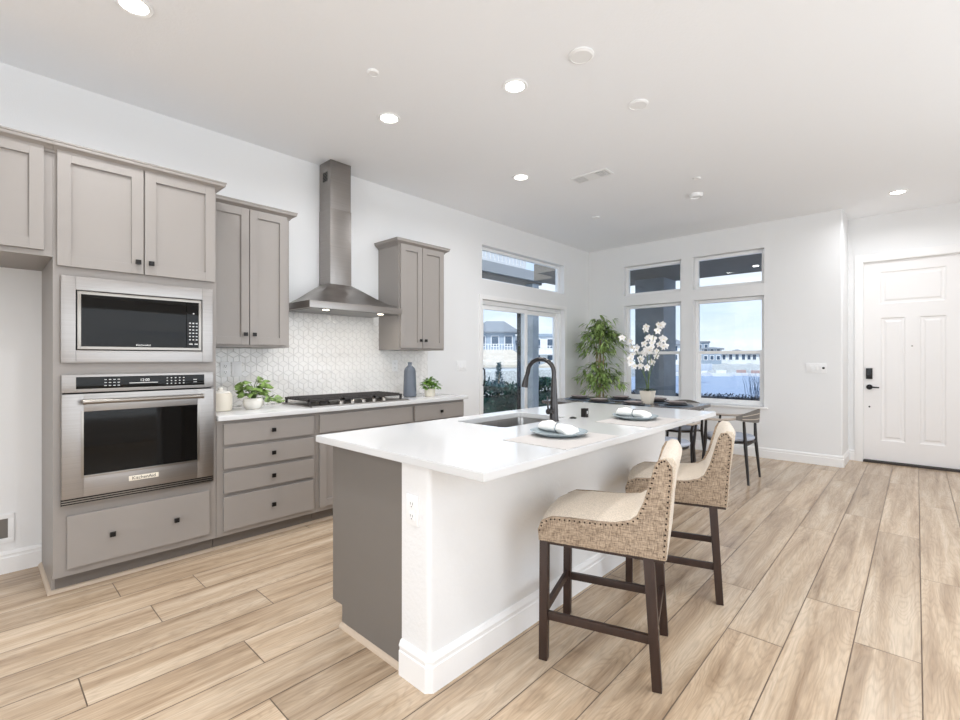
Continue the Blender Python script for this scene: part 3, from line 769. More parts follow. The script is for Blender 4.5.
pts = [(PX0, IY0-.015), (PX1-qb, IY0-.015)]+[(PX1-qb+qb*math.sin(R(a)), IY0-.015+qb-qb*math.cos(R(a))) for a in range(15, 91, 15)]+[(PX1, IY1), (PX0, IY1)]
world(MB().prism(pts, 'z', 0, .872), r).build('pony_wall', M['pony'], r, angle=30)
IB = [(0, 0), (.016, 0), (.016, .098), (.012, .102), (.012, .112), (.0155, .116), (.0155, .122), (.008, .138), (0, .142)]
world(MB().sweep(IB, [(PX0, IY0-.015), (PX1-.014, IY0-.015), (PX1, IY0-.001), (PX1, IY1), (PX0, IY1)]), r).build('baseboard', M['trim'], r, smooth=False)
P_ = [(0, 0), (.018, 0), (.017, .007), (.012, .014), (.006, .018), (0, .019)]
world(MB().sweep(P_, [(1.975, IY0), (PX0-.017, IY0)]), r).build('quarter_round', M['qround'], r)
# countertop with sink cut-out
b = MB(); tx0, tx1, ty0, ty1 = 1.822, 2.947, 1.150, 3.612
b = wall_cells(MB(), 'y', 0, 1, 0, 1, 0, 1, []); b = MB()
cz0, cz1 = .8725, .905
o_ = [(tx0, ty0), (tx1, ty0), (tx1, ty1), (tx0, ty1)]
def rrect(x0, y0, x1, y1, rr, n=5):
    P = []
    for cx_, cy_, a0 in ((x1-rr, y0+rr, -90), (x1-rr, y1-rr, 0), (x0+rr, y1-rr, 90), (x0+rr, y0+rr, 180)):
        for q in range(n+1):
            a_ = R(a0+90*q/n); P.append((cx_+rr*math.cos(a_), cy_+rr*math.sin(a_)))
    return P
inn = rrect(sx0, sy0, sx1, sy1, .035); n_i = len(inn)
bm = bmesh.new()
def loop(pts, z):
    vs = [bm.verts.new((p[0], p[1], z)) for p in pts]; return vs
for z in (cz1, cz0):
    A = loop(o_, z); B_ = loop(inn, z)
    es = [bm.edges.new((A[i], A[(i+1) % 4])) for i in range(4)]+[bm.edges.new((B_[i], B_[(i+1) % n_i])) for i in range(n_i)]
    bmesh.ops.triangle_fill(bm, edges=es, use_beauty=True)
    if z == cz1: At, Bt = A, B_
for i in range(4): bm.faces.new((At[i], At[(i+1) % 4], A[(i+1) % 4], A[i]))
for i in range(n_i): bm.faces.new((Bt[i], Bt[(i+1) % n_i], B_[(i+1) % n_i], B_[i]))
bmesh.ops.dissolve_limit(bm, angle_limit=R(1), verts=bm.verts, edges=bm.edges)
bmesh.ops.recalc_face_normals(bm, faces=bm.faces)
es = [e_ for e_ in bm.edges if len(e_.link_faces) == 2 and e_.calc_face_angle(0) > R(60) and abs(e_.verts[0].co.z-e_.verts[1].co.z) < .001]
bmesh.ops.bevel(bm, geom=es, offset=.003, segments=2, affect='EDGES', clamp_overlap=True)
me = bpy.data.meshes.new('island_countertop'); bm.to_mesh(me); bm.free(); me.materials.append(M['quartz'])
o = bpy.data.objects.new('island_countertop', me); col.objects.link(o); tag(o, 'large white quartz countertop on the kitchen island with sink cut-out', 'countertop')
# sink
ri = [rrect(sx0-.018, sy0-.018, sx1+.018, sy1+.018, .05), rrect(sx0+.002, sy0+.002, sx1-.002, sy1-.002, .035), rrect(sx0+.004, sy0+.004, sx1-.004, sy1-.004, .035), rrect(sx0+.012, sy0+.012, sx1-.012, sy1-.012, .05), rrect(sx0+.05, sy0+.05, sx1-.05, sy1-.05, .03)]
zs_ = [.8718, .8718, .860, .668, .655]
rings = [[(p[0], p[1], z) for p in q] for q, z in zip(ri, zs_)]
b = MB(); b.loft(rings, cap=False)
b.add(rings[-1], [tuple(range(n_i))])
# outer skin
ro = [rrect(sx0-.018, sy0-.018, sx1+.018, sy1+.018, .05), rrect(sx0-.001, sy0-.001, sx1+.001, sy1+.001, .05), rrect(sx0+.008, sy0+.008, sx1-.008, sy1-.008, .05)]
rg2 = [[(p[0], p[1], z) for p in q] for q, z in zip(ro, (.8705, .8595, .648))]
b.loft(rg2, cap=False); b.add(rg2[-1], [tuple(range(n_i))])
r = thing('kitchen_sink', 'stainless undermount sink in the island countertop', 'sink', (2.165, 2.265, .66))
world(b, r).build('basin', M['sinks'], r)
world(MB().lathe([(0, 0), (.045, 0), (.043, .004), (.03, .002), (0, .001)], (2.165, 2.265, .6555), 20), r).build('drain', M['steel2'], r)
# faucet
fx_, fy_ = 2.387, 2.395
r = thing('kitchen_faucet', 'tall gunmetal pull-down faucet arching over the island sink', 'faucet', (fx_, fy_, .9055))
prof = [(0, 0), (.031, 0), (.031, .004), (.027, .010), (.0255, .05), (.025, .07), (.022, .12), (.017, .20), (.0145, .26), (0, .26)]
MB().lathe(prof, seg=24).build('body', M['gun'], r)
pts = [(0, 0, .25), (0, 0, .285)]
rr = .098
for q in range(0, 11):
    a_ = R(180*q/10); pts.append((-rr+rr*math.cos(a_), 0, .295+rr*.82*math.sin(a_)))
pts += [(-2*rr-.008, 0, .275), (-2*rr-.014, 0, .258)]
MB().tube(pts, .0135, 14).build('neck', M['gun'], r)
MB().tube([(-2*rr-.012, 0, .262), (-2*rr-.017, 0, .245), (-2*rr-.024, 0, .215), (-2*rr-.027, 0, .198)], [.015, .017, .021, .0215], 16).build('spray_head', M['gun'], r)
b = MB().cyl((0, -.02, .062), (0, -.062, .062), .017, seg=16).tube([(0, -.055, .066), (0, -.066, .10), (0, -.070, .155)], [.006, .0055, .0045], 8)
b.build('lever', M['gun'], r)
MB().lathe([(0, 0), (.0215, 0), (.0215, .006), (0, .006)], (0, 0, 0.118), 20).build('collar', M['steel2'], r)
# pop-up outlet and air switch
r = thing('popup_outlet', 'black pop-up power outlet standing on the island countertop', 'outlet', (2.42, 2.70, .9055))
MB().box(-.018, -.018, 0, .018, .018, .056).build('post', M['black'], r, bevel=.004)
MB().box(.0182, -.006, .022, .0190, .006, .040).build('socket', M['printed'], r)
o = MB().lathe([(0, 0), (.022, 0), (.021, .005), (.012, .006), (.011, .009), (0, .009)], seg=20).build('air_switch', M['black']); o.location = (2.40, 2.59, .9055); tag(o, 'small round black air switch button beside the faucet', 'button')
# placemats, plates, napkins
def setting(cx_, cy_, ang, which):
    o = MB().box(-.172, -.235, 0, .172, .235, .0025).build('placemat', M['matf']); o.location = (cx_, cy_, .9055); tag(o, 'pale taupe rectangular placemat on island, '+which, 'placemat', None)
    o = MB().lathe([(0, 0), (.095, 0), (.10, .004), (.128, .012), (.139, .019), (.141, .022), (.138, .0225), (.122, .015), (.10, .0085), (0, .0075)], seg=40).build('dinner_plate', M['plateg']); o.location = (cx_-.06, cy_+.06, .9085); tag(o, 'blue-grey glazed dinner plate with folded napkin, '+which, 'plate', None)
    r = thing('napkin', 'white linen napkin rolled in a silver ring on the '+('nearest' if 'near' in which else 'farther')+' island plate', 'napkin', (cx_-.06, cy_+.06, .921), ang)
    b = MB(); rings = []
    rn = random.Random(5)
    for q, (u, w, h_) in enumerate([(-.125, .018, .010), (-.115, .034, .020), (-.07, .036, .026), (-.03, .028, .022), (-.005, .022, .020), (.02, .026, .020), (.05, .042, .022), (.075, .052, .018), (.088, .048, .008)]):
        rings.append([(u+.004*math.sin(3*a_), w*math.cos(a_)*(1+.10*math.sin(5*a_+q)), h_+.001+h_*math.sin(a_)*(1+.12*math.sin(4*a_+q*2))) for a_ in [2*math.pi*k_/20 for k_ in range(20)]])
    b.loft(rings); b.build('cloth', M['napkin'], r, angle=80)
    b = MB(); rg = []
    for q in range(17):
        a_ = 2*math.pi*q/16; rg.append((0, .0235*math.cos(a_)-0, .022+.0225*math.sin(a_)))
    b.tube([(x_-.005, y_, z_) for x_, y_, z_ in rg], .004, 6); b.build('napkin_ring', M['ringd'], r)
setting(2.765, 1.905, R(-12), 'near end in front of the faucet')
setting(2.765, 2.76, R(-8), 'far end behind the second stool')
# outlet on the island end
def faceplate(name, loc, rz, w, h, label, cat, kind):
    """plate whose face looks to local +x; y across"""
    r = thing(name, label, cat, loc, rz)
    MB().box(0, -w/2, -h/2, .006, w/2, h/2).build('plate', M['plastic'], r, bevel=.002)
    if kind == 'outlet':
        for dz in (-.024, .024):
            s = MB().box(.006, -.017, dz-.015, .0085, .017, dz+.015).build('socket', M['plastic'], r, bevel=.002)
            b = MB().box(.0083, -.008, dz-.002, .0088, -.006, dz+.008).box(.0083, .006, dz-.002, .0088, .008, dz+.008).box(.0083, -.002, dz-.011, .0088, .002, dz-.007)
            b.build('slots', M['dark'], s)
    else:
        for q in range(kind):
            yy = (q-(kind-1)/2)*.046
            s = MB().box(.006, yy-.0165, -.033, .0085, yy+.0165, .033).build('rocker', M['plastic'], r, bevel=.002)
    return r
faceplate('power_outlet', (2.531, IY0-.0152, .682), R(-90), .074, .118, 'white duplex power outlet on the white end of the island', 'outlet', 'outlet')
faceplate('power_outlet', (.0095, 1.345, 1.20), 0, .074, .118, 'white power outlet on the backsplash above the white canister', 'outlet', 'outlet')
faceplate('light_switch', (.0095, 1.43, 1.20), 0, .074, .118, 'white single switch on the backsplash beside the left outlet', 'switch', 1)
faceplate('power_outlet', (.0095, 2.985, 1.21), 0, .074, .118, 'white power outlet on the backsplash above the blue vase', 'outlet', 'outlet')
faceplate('light_switch', (.0005, 3.97, 1.20), 0, .165, .118, 'white three-gang switch plate left of the patio door', 'switch', 3)
r = faceplate('light_switch', (3.105, YF-.0005, 1.17), R(-90), .205, .118, 'white four-gang switch plate on the far wall near the entry', 'switch', 3)
MB().box(.006, .06, -.012, .0105, .084, .012).build('dimmer_button', M['black'], r)
# water box in alcove
r = thing('water_supply_box', 'white recessed water box low on the refrigerator alcove wall', 'wall box', (.0005, .08, .268))
b = MB().box(0, -.085, -.085, .008, .085, -.058).box(0, -.085, .058, .008, .085, .085).box(0, -.085, -.058, .008, -.058, .058).box(0, .058, -.058, .008, .085, .058)
b.build('frame', M['plastic'], r, bevel=.002); MB().box(0, -.0575, -.0575, .002, .0575, .0575).build('recess', M['cabp'], r)
MB().cyl((.002, -.01, 0), (.007, -.01, 0), .012, seg=10).build('valve', M['steel2'], r)

# ------------------------------------------------------------------ counter objects
CT = .9055
r = thing('canister', 'white ceramic canister with knobbed lid on counter beside oven tower', 'canister', (.30, 1.215, CT)); r.scale = (1.12, 1.12, 1.1)
MB().lathe([(0, 0), (.062, 0), (.068, .006), (.070, .05), (.070, .10), (.066, .115), (.060, .118), (0, .118)], seg=32).build('body', M['potc'], r)
MB().lathe([(0, 0), (.058, 0), (.056, .008), (.02, .014), (.012, .018), (.015, .028), (.010, .036), (0, .037)], (0, 0, .1182), 28).build('lid', M['pot'], r)
def leaf(mb, base_, dirv, up, ln, wd, droop=.3, cup=.15, n=5):
    d = Vector(dirv).normalized(); up = Vector(up); sd_ = d.cross(up)
    if sd_.length < 1e-3: sd_ = d.cross(Vector((1, 0, 0)))
    sd_.normalize(); nn = sd_.cross(d).normalized(); p = Vector(base_); vs = []; fs = []
    prof = {5: [0, .75, 1, .7, 0], 4: [0, .9, .8, 0]}[n]
    for i in range(n):
        t = i/(n-1); c = p+d*ln*t-Vector((0, 0, 1))*droop*ln*t*t
        w = wd*prof[i]/2
        vs += [c-sd_*w+nn*w*cup, c-nn*0, c+sd_*w+nn*w*cup]
    for i in range(n-1):
        a_ = i*3; fs += [(a_, a_+1, a_+4, a_+3), (a_+1, a_+2, a_+5, a_+4)]
    mb.add(vs, fs)
r = thing('potted_plant', 'variegated trailing plant in white pot left of the cooktop', 'potted plant', (.34, 1.43, CT))
MB().lathe([(0, 0), (.045, 0), (.064, .020), (.072, .048), (.068, .075), (.060, .083), (.056, .080), (.056, .070), (0, .070)], seg=28).build('pot', M['pot'], r)
MB().lathe([(0, 0), (.054, 0), (0, .004)], (0, 0, .0705), 20).build('soil', M['soil'], r)
lf = MB(); st = MB(); rn = random.Random(11)
for q in range(54):
    a_ = rn.uniform(0, 2*math.pi); el = rn.uniform(.2, 1.3); L_ = rn.uniform(.05, .135)
    L_ *= 1.0; tip = Vector((math.cos(a_)*math.cos(el)*L_*.62, math.sin(a_)*math.cos(el)*L_*.8, .085+math.sin(el)*L_*1.05))
    if q % 6 == 0:   # trailing stems to the right
        tip = Vector((rn.uniform(.02, .08), rn.uniform(.10, .17), rn.uniform(.05, .09)))
    st.tube([(tip.x*.1, tip.y*.1, .07), (tip.x*.5, tip.y*.5, .07+(tip.z-.07)*.7+.01), tip], .0018, 5)
    dv = Vector((math.cos(a_), math.sin(a_), rn.uniform(-.2, .5)))
    leaf(lf, tip, dv, (rn.uniform(.2, 1.2), rn.uniform(-.8, .4), .8), rn.uniform(.055, .08), rn.uniform(.045, .062), .3, .15)
lf.build('leaves', M['leafv'], r, angle=80); st.build('stems', M['stemg'], r)
r = thing('vase', 'tall slate-blue ribbed bottle vase on the counter right of the cooktop', 'vase', (.30, 2.955, CT)); r.scale = (1, 1, 1.25)
pr = [(0, 0), (.060, 0), (.066, .008)]
for q in range(1, 26):
    z_ = .008+q*.0078; pr.append((.0665-.00035*q+(.0016 if q % 2 else 0), z_))
pr += [(.050, .225), (.032, .240), (.021, .248), (.019, .262), (.024, .270), (.022, .274), (.012, .272), (0, .26)]
MB().lathe(pr, seg=36).build('body', M['vase'], r, angle=60)
r = thing('potted_plant', 'small leafy green plant in pale pot at the right counter end', 'potted plant', (.40, 3.13, CT))
MB().lathe([(0, 0), (.048, 0), (.054, .03), (.056, .078), (.052, .078), (.050, .065), (0, .065)], seg=24).build('pot', M['potc'], r)
lf = MB(); rn = random.Random(3)
for q in range(190):
    a_ = rn.uniform(0, 2*math.pi); el = rn.uniform(-.1, 1.5); L_ = rn.uniform(.045, .098)
    p = Vector((math.cos(a_)*math.cos(el)*L_, math.sin(a_)*math.cos(el)*L_, .085+math.sin(el)*L_*1.0))
    leaf(lf, p, (math.cos(a_+rn.uniform(-1, 1)), math.sin(a_+rn.uniform(-1, 1)), rn.uniform(-.3, .8)), (0, 0, 1), rn.uniform(.034, .05), rn.uniform(.028, .038), .3, .2)
lf.build('leaves', M['leafg'], r, angle=80)
st = MB()
for q in range(9):
    a_ = q*.7; st.tube([(0, 0, .06), (.05*math.cos(a_), .05*math.sin(a_), .12)], .0015, 5)
st.build('stems', M['stemg'], r)

# ------------------------------------------------------------------ counter stools
def make_stool():
    r = thing('counter_stool', 'x', 'stool', (0, 0, 0), 0, None)
    ou = -.235; hw = .225
    out_ = [(-.012, .516), (-.015, .56), (-.002, .595), (.04, .616), (.12, .620), (.234, .624), (.30, .630), (.355, .642), (.392, .668), (.42, .73), (.443, .81), (.458, .868), (.470, .896), (.488, .909), (.514, .906), (.526, .885), (.519, .81), (.505, .70), (.498, .60), (.492, .516)]
    nw = 13; rings = []
    for j in range(nw):
        w = -1+2*j/(nw-1); dome = .032*(1-abs(w)**2.4)
        ring = []
        for i, (u, z) in enumerate(out_):
            p0 = Vector(out_[i-1]); p1 = Vector(out_[(i+1) % len(out_)]); t = (p1-p0).normalized(); nn = Vector((-t.y, t.x))
            k_ = 0
            if 2 <= i <= 15: k_ = 1
            if i in (2, 3): k_ = .6
            if i in (7, 8): k_ = .55
            if i in (14, 15): k_ = .4
            if i in (1, 16, 17, 18): k_ = .12
            if 8 <= i <= 12: k_ = .04
            if i == 13: k_ = .3
            d = dome*k_
            ring.append((u+ou+nn.x*d, w*hw, z+nn.y*d))
        rings.append(ring)
    MB().loft(rings).build('upholstery', M['creamf'], r, angle=60, label='cream linen seat and backrest')
    side = [(-.014, .514), (-.018, .56), (-.004, .598), (.04, .620), (.12, .625), (.234, .627), (.30, .632), (.355, .648), (.382, .670), (.408, .728), (.431, .81), (.447, .868), (.462, .896), (.490, .901), (.512, .872), (.513, .82), (.508, .77), (.500, .67), (.494, .58), (.490, .514)]
    for sg in (-1, 1):
        nh = MB()
        pts = [(u+ou, z) for u, z in side]
        a0, a1 = sg*(hw-.012), sg*(hw+.006)
        MB().prism(pts, 'y', a0, a1).build('side_panel', M['tweed'], r, bevel=.004, label='oatmeal tweed side panel')
        # nailheads along the top edge of the panel
        path = [Vector((u+ou, z)) for u, z in side[1:]]; acc = 0; cen = Vector((sum(p.x for p in path)/len(path), sum(p.y for p in path)/len(path)))
        for i in range(len(path)-1):
            a, c = path[i], path[i+1]; L_ = (c-a).length; t = (c-a)/L_; nn = Vector((-t.y, t.x))
            while acc < L_:
                p = a+t*acc-nn*.009
                nh.lathe([(.0042, 0), (.0038, .0012), (.0026, .0026), (0, .0032)], (0, 0, 0), 6)
                # rotate last lathe so its axis follows sg*y
                k_ = 24
                for q in range(len(nh.v)-k_, len(nh.v)):
                    x_, y_, z_ = nh.v[q]; nh.v[q] = (p.x+x_, a1+sg*(z_-.0002), p.y+y_)
                acc += .021
            acc -= L_
        nh.build('nailhead_trim', M['nail'], r)
    lw = .040
    L_ = []
    for sg in (-1, 1):
        b = MB().obox([(-.235, sg*.20, 0), (-.231, sg*.20, .515)], 1, .036, .036); b.build('leg', M['legwood'], r, bevel=.002)
        b = MB().obox([(.222, sg*.205, 0), (.19, sg*.20, .515)], 1.1, .036, .036); b.build('leg', M['legwood'], r, bevel=.002)
        MB().obox([(-.216, sg*.20, .19), (.195, sg*.204, .19)], 1, .018, .034).build('stretcher', M['legwood'], r, bevel=.001)
    MB().obox([(-.233, -.182, .205), (-.233, .182, .205)], 1, .018, .034).build('stretcher', M['legwood'], r, bevel=.001)
    MB().obox([(.212, -.186, .215), (.212, .186, .215)], 1, .018, .034).build('stretcher', M['legwood'], r, bevel=.001)
    b = MB().box(-.245, -.215, .498, -.213, .215, .514).box(.19, -.215, .498, .25, .215, .514).box(-.213, -.215, .498, .19, -.185, .514).box(-.213, .185, .498, .19, .215, .514)
    b.build('seat_frame', M['legwood'], r)
    return r
st1 = make_stool(); ang = math.atan2(.138, .423)
def spot(ax, ay):
    d = Vector((math.cos(ang), math.sin(ang))); n_ = Vector((-math.sin(ang), math.cos(ang)))
    return Vector((ax, ay))+d*.235+n_*.20
p = spot(2.828, 1.664); st1.location = (p.x, p.y, .0005); st1.rotation_euler.z = ang
st1['label'] = 'cream and tweed counter stool with nailheads at the island, nearest stool'; st1['group'] = 'counter stools'
st2 = copy_tree(st1); p = spot(2.808, 2.522); st2.location = (p.x, p.y, .0005)
st2['label'] = 'cream and tweed counter stool behind the nearest one, closer to dining table'

# ------------------------------------------------------------------ dining set
tz = .76
r = thing('dining_table', 'dark wood dining table with crossed trestle legs beyond the island', 'table', (1.40, 5.33, 0))
MB().box(-.85, -.48, .722, .85, .48, tz).build('table_top', M['tablew'], r, bevel=.004)
for sx in (-.52, .40):
    b = MB()
    b.obox([(sx, -.40, .03), (sx, .40, .03)], 1, .07, .06)
    b.obox([(sx, -.38, .70), (sx, .38, .70)], 1, .07, .044)
    for sg in (-1, 1):
        pts = [(sx, sg*.36, .05), (sx, sg*.22, .16), (sx, sg*.06, .33), (sx, -sg*.06, .45), (sx, -sg*.22, .60), (sx, -sg*.33, .69)]
        b.tube(pts, [.035, .03, .028, .028, .03, .035], 8)
    b.build('trestle', M['chairb'], r)
MB().obox([(-.52, 0, .39), (.40, 0, .39)], 1, .04, .07).build('stretcher', M['chairb'], r)
def make_chair():
    r = thing('dining_chair', 'x', 'chair')
    # back at +x, seat faces -x
    rings = []
    MB().lathe([(0, 0), (.215, 0), (.232, .012), (.235, .028), (.222, .042), (.15, .050), (0, .052)], (0, 0, .425), 32, 1.0, 1.02).build('seat_cushion', M['seatf'], r)
    MB().lathe([(0, 0), (.21, 0), (.225, .01), (.225, .025), (0, .025)], (0, 0, .399), 32, 1.0, 1.02).build('seat_frame', M['chairb'], r)
    for sg in (-1, 1):
        MB().tube([(.235, sg*.235, 0), (.20, sg*.21, .40), (.19, sg*.222, .64)], [.011, .018, .013], 10).build('leg', M['chairb'], r)
        MB().tube([(-.22, sg*.235, 0), (-.185, sg*.215, .40), (-.165, sg*.250, .64)], [.011, .018, .012], 10).build('leg', M['chairb'], r)
    MB().tube([(.195, -.205, .39), (.195, .205, .39)], .012, 8).build('stretcher', M['chairb'], r)
    arc = lambda rad, a_, z, rx=.94: (rad*rx*math.cos(a_), rad*math.sin(a_), z)
    pts = [(-.23, -.262, .640)]+[arc(.268, R(a_), .645+.040*max(0, math.cos(R(a_)))) for a_ in range(-100, 101, 10)]+[(-.23, .262, .640)]
    MB().tube(pts, .013, 8).build('arm_rail', M['chairr'], r, label='pale arm rail')
    # broad curved woven backrest tapering to the sides
    O = []; I = []
    angs = list(range(-62, 63, 6))
    rings = []
    for a_ in angs:
        k_ = math.cos(R(a_)*90/66); h_ = .014+.056*k_; zc = .658+.030*math.cos(R(a_))
        A = R(a_)
        rings.append([arc(.275, A, zc-h_), arc(.292, A, zc-h_), arc(.300, A, zc+h_), arc(.283, A, zc+h_)])
    bk = MB().loft(rings).build('backrest', M['rattan'], r, bevel=0)
    b = MB()
    for f_ in (-.45, .35):
        pts = []
        for a_ in range(-50, 51, 10):
            k_ = math.cos(R(a_)*90/66); h_ = .014+.056*k_; zc = .658+.030*math.cos(R(a_)); pts.append(arc(.2965+.004*f_, R(a_), zc+h_*f_))
        b.tube(pts, .005, 6)
    b.build('back_rib', M['chairr'], bk)
    return r
ch1 = make_chair(); ch1.location = (2.52, 5.56, .0005)
ch1['label'] = 'dining chair with curved woven back at the right end of the dining table'; ch1['group'] = 'dining chairs'
for loc, rz, lb in (((2.14, 4.73, .0005), R(-90), 'dark-legged dining chair between the island and table, seen under the countertop edge'),
                    ((1.84, 5.93, .0005), R(90), 'dining chair on the window side of the table, under the right window')):
    c = copy_tree(ch1); c.location = loc; c.rotation_euler.z = rz; c['label'] = lb
# navy throw cushion / fabric on near chair back
r_ = MB(); 
# place settings
names = ['farthest left on the dining table', 'near the table left end, island side', 'left of the orchid on the window side', 'in front of the orchid pot', 'right of the orchid on the window side', 'rightmost on the dining table']
PL = [(.80, 5.33, .0), (1.22, 5.08, 0), (1.24, 5.60, 0), (1.68, 5.02, 0), (1.70, 5.64, 0), (2.03, 5.33, 0)]
p0 = q0 = m0 = None
for (x, y, _), nm in zip(PL, names):
    if m0 is None:
        m0 = MB().lathe([(0, 0), (.185, 0), (.185, .004), (0, .004)], seg=40).build('placemat', M['matd']); mm = m0
        p0 = MB().lathe([(0, 0), (.08, 0), (.11, .006), (.128, .016), (.126, .019), (.10, .011), (0, .009)], seg=32).build('dinner_plate', M['plated']); pp = p0
        q0 = MB().lathe([(0, 0), (.06, 0), (.095, .016), (.108, .030), (.105, .031), (.08, .016), (0, .010)], seg=32).build('soup_plate', M['platec']); qq = q0
    else:
        mm, pp, qq = m0.copy(), p0.copy(), q0.copy()
        for o in (mm, pp, qq): col.objects.link(o)
    mm.location = (x, y, tz+.0005); pp.location = (x, y, tz+.005); qq.location = (x, y, tz+.016)
    tag(mm, 'round slate placemat '+nm, 'placemat', 'slate placemats on the dining table')
    tag(pp, 'charcoal dinner plate '+nm, 'plate', 'charcoal plates on the dining table')
    tag(qq, 'dusky shallow bowl stacked on plate '+nm, 'bowl', 'bowls on the dining table')

# orchid
r = thing('potted_orchid', 'white orchid in square cream pot at the centre of dining table', 'potted plant', (1.706, 5.335, tz+.0005))
b = MB(); b.loft([[(-s_, -s_, z_), (s_, -s_, z_), (s_, s_, z_), (-s_, s_, z_)] for s_, z_ in ((.048, 0), (.070, .150), (.062, .150), (.058, .135))])
b.build('pot', M['potc'], r, bevel=.003)
rn = random.Random(21); bl = 0
camdir = Vector((4-1.706, -5.335, 0)).normalized(); side_ = Vector((-camdir.y, camdir.x, 0))
stems = [(-.19, .60, 8), (-.04, .74, 8), (.08, .80, 8), (.20, .60, 8), (-.17, .38, 6)]
for sx, hh, nb in stems:
    base_ = Vector((rn.uniform(-.02, .02), rn.uniform(-.02, .02), .14))
    dep = rn.uniform(-.12, .12)
    P = []
    for q in range(10):
        t = q/9; off_ = side_*(sx*1.15*(t**1.7)-.0)+camdir*(dep*t*t)
        P.append(base_+off_+Vector((0, 0, (hh+.10)*t-(.10*t**4))))
    MB().tube(P, [.0045-.0025*q/9 for q in range(10)], 6).build('stem', M['stemg'], r)
    for q in range(nb):
        t = .52+.48*q/(nb-1); i = min(8, int(t*9)); f_ = t*9-i; p = P[i].lerp(P[min(9, i+1)], f_)
        p = p+side_*rn.uniform(-.06, .06)+camdir*rn.uniform(-.03, .06)+Vector((0, 0, rn.uniform(-.05, .05)))
        nn = (camdir+side_*rn.uniform(-.9, .9)+Vector((0, 0, rn.uniform(-.4, .3)))).normalized()
        u_ = nn.cross(Vector((0, 0, 1))).normalized(); w_ = u_.cross(nn)
        b = MB(); sz = rn.uniform(.040, .052)
        for k_ in range(5):
            a_ = R(90+72*k_+rn.uniform(-6, 6)); wd = sz*(.85 if k_ in (1, 4) else .55)
            d = u_*math.cos(a_)+w_*math.sin(a_)+nn*.18
            leaf(b, p, d, nn, sz, wd, .08, .25)
        fl_ = b.build('bloom', M['petal'], r, angle=80)
        MB().lathe([(0, -.004), (.006, 0), (.004, .006), (0, .008)], tuple(p+nn*.008), 8).build('bloom_centre', M['petalc'], fl_)
lf = MB()
for q in range(8):
    a_ = q*.8; leaf(lf, (0, 0, .15), (math.cos(a_), math.sin(a_), .45), (0, 0, 1), rn.uniform(.11, .17), .048, .35, .25)
lf.build('leaves', M['dleaf'], r, angle=80)
MB().box(-.058, -.058, .13, .058, .058, .138).build('soil', M['soil'], r)

# bamboo palm in the corner
r = thing('potted_bamboo_palm', 'tall leafy bamboo palm standing in the corner beside the windows', 'potted plant', (.47, 6.50, .0005))
MB().lathe([(0, 0), (.13, 0), (.165, .30), (.172, .32), (.158, .32), (.152, .28), (0, .28)], seg=32).build('pot', M['pot'], r)
MB().lathe([(0, 0), (.15, 0), (0, .006)], (0, 0, .281), 24).build('soil', M['soil'], r)
rn = random.Random(9); lf = MB()
canes = []
for q in range(6):
    a_ = q*1.05+.3; x_, y_ = .05*math.cos(a_), .05*math.sin(a_); tx, ty = x_+rn.uniform(-.07, .07), y_+rn.uniform(-.07, .07); hh = rn.uniform(1.35, 1.75)
    P = [Vector((x_+(tx-x_)*t, y_+(ty-y_)*t, .28+(hh-.28)*t)) for t in (0, .25, .5, .75, 1)]
    MB().tube(P, [.011, .010, .009, .008, .006], 7).build('cane', M['stemb'], r); canes.append(P)
tw = MB()
tiers = [(.72, .16, 10), (.90, .30, 26), (1.03, .35, 42), (1.15, .33, 34), (1.42, .26, 20), (1.56, .34, 44), (1.70, .34, 50), (1.83, .24, 30)]
for z0_, rad, cnt in tiers:
    for q in range(cnt):
        a_ = rn.uniform(0, 2*math.pi); P = canes[rn.randrange(6)]; t = min(1, max(0, (z0_-.28)/1.3)); c = P[0].lerp(P[-1], t)
        rr = rad*rn.uniform(.25, 1); z_ = z0_+rn.uniform(-.09, .09)
        tip = Vector((c.x+rr*math.cos(a_), c.y+rr*math.sin(a_), z_+.05-.18*(rr/rad)**2))
        tip.x = max(tip.x, -.40); tip.y = min(tip.y, .40)
        mid = (c+tip)/2+Vector((0, 0, .05))
        if q % 2 == 0: tw.tube([Vector((c.x, c.y, z_-.04)), mid, tip], .0025, 4)
        for k_ in range(6):
            aa = a_+rn.uniform(-1.1, 1.1)
            leaf(lf, tip-Vector((math.cos(a_), math.sin(a_), 0))*rn.uniform(0, .08), (math.cos(aa), math.sin(aa), rn.uniform(-.75, .35)), (0, 0, 1), rn.uniform(.09, .15), rn.uniform(.022, .036), .35, .2, 4)
lf.v = [(max(x_, -.455), min(y_, .455), z_) for x_, y_, z_ in lf.v]
lf.build('foliage', M['bamboo'], r, angle=80); tw.build('twigs', M['stemg'], r)

# ------------------------------------------------------------------ outside
def gstruct(o): o['kind'] = 'structure'; return o
gstruct(MB().box(-60, YE+.25, -.62, 80, 10.6, -.12).box(-60, -30, -.62, -T-.02, YE+.25, -.12).box(XMAX+T+.02, -30, -.62, 40, YE+.25, -.12).build('ground', M['ground'], smooth=False))
gstruct(MB().box(-3.6, -1, -.12, -T-.01, 10.3, -.02).box(-T-.01, YF+T+.01, -.12, XR-.14, YE+.2, -.02).box(-T-.01, YE+.2, -.12, 6.4, 10.3, -.02).build('patio_slab', M['conc'], smooth=False))
o = MB().box(-400, 10.8, -1.9, 300, 400, -1.6).build('lake', M['water'], smooth=False); gstruct(o)
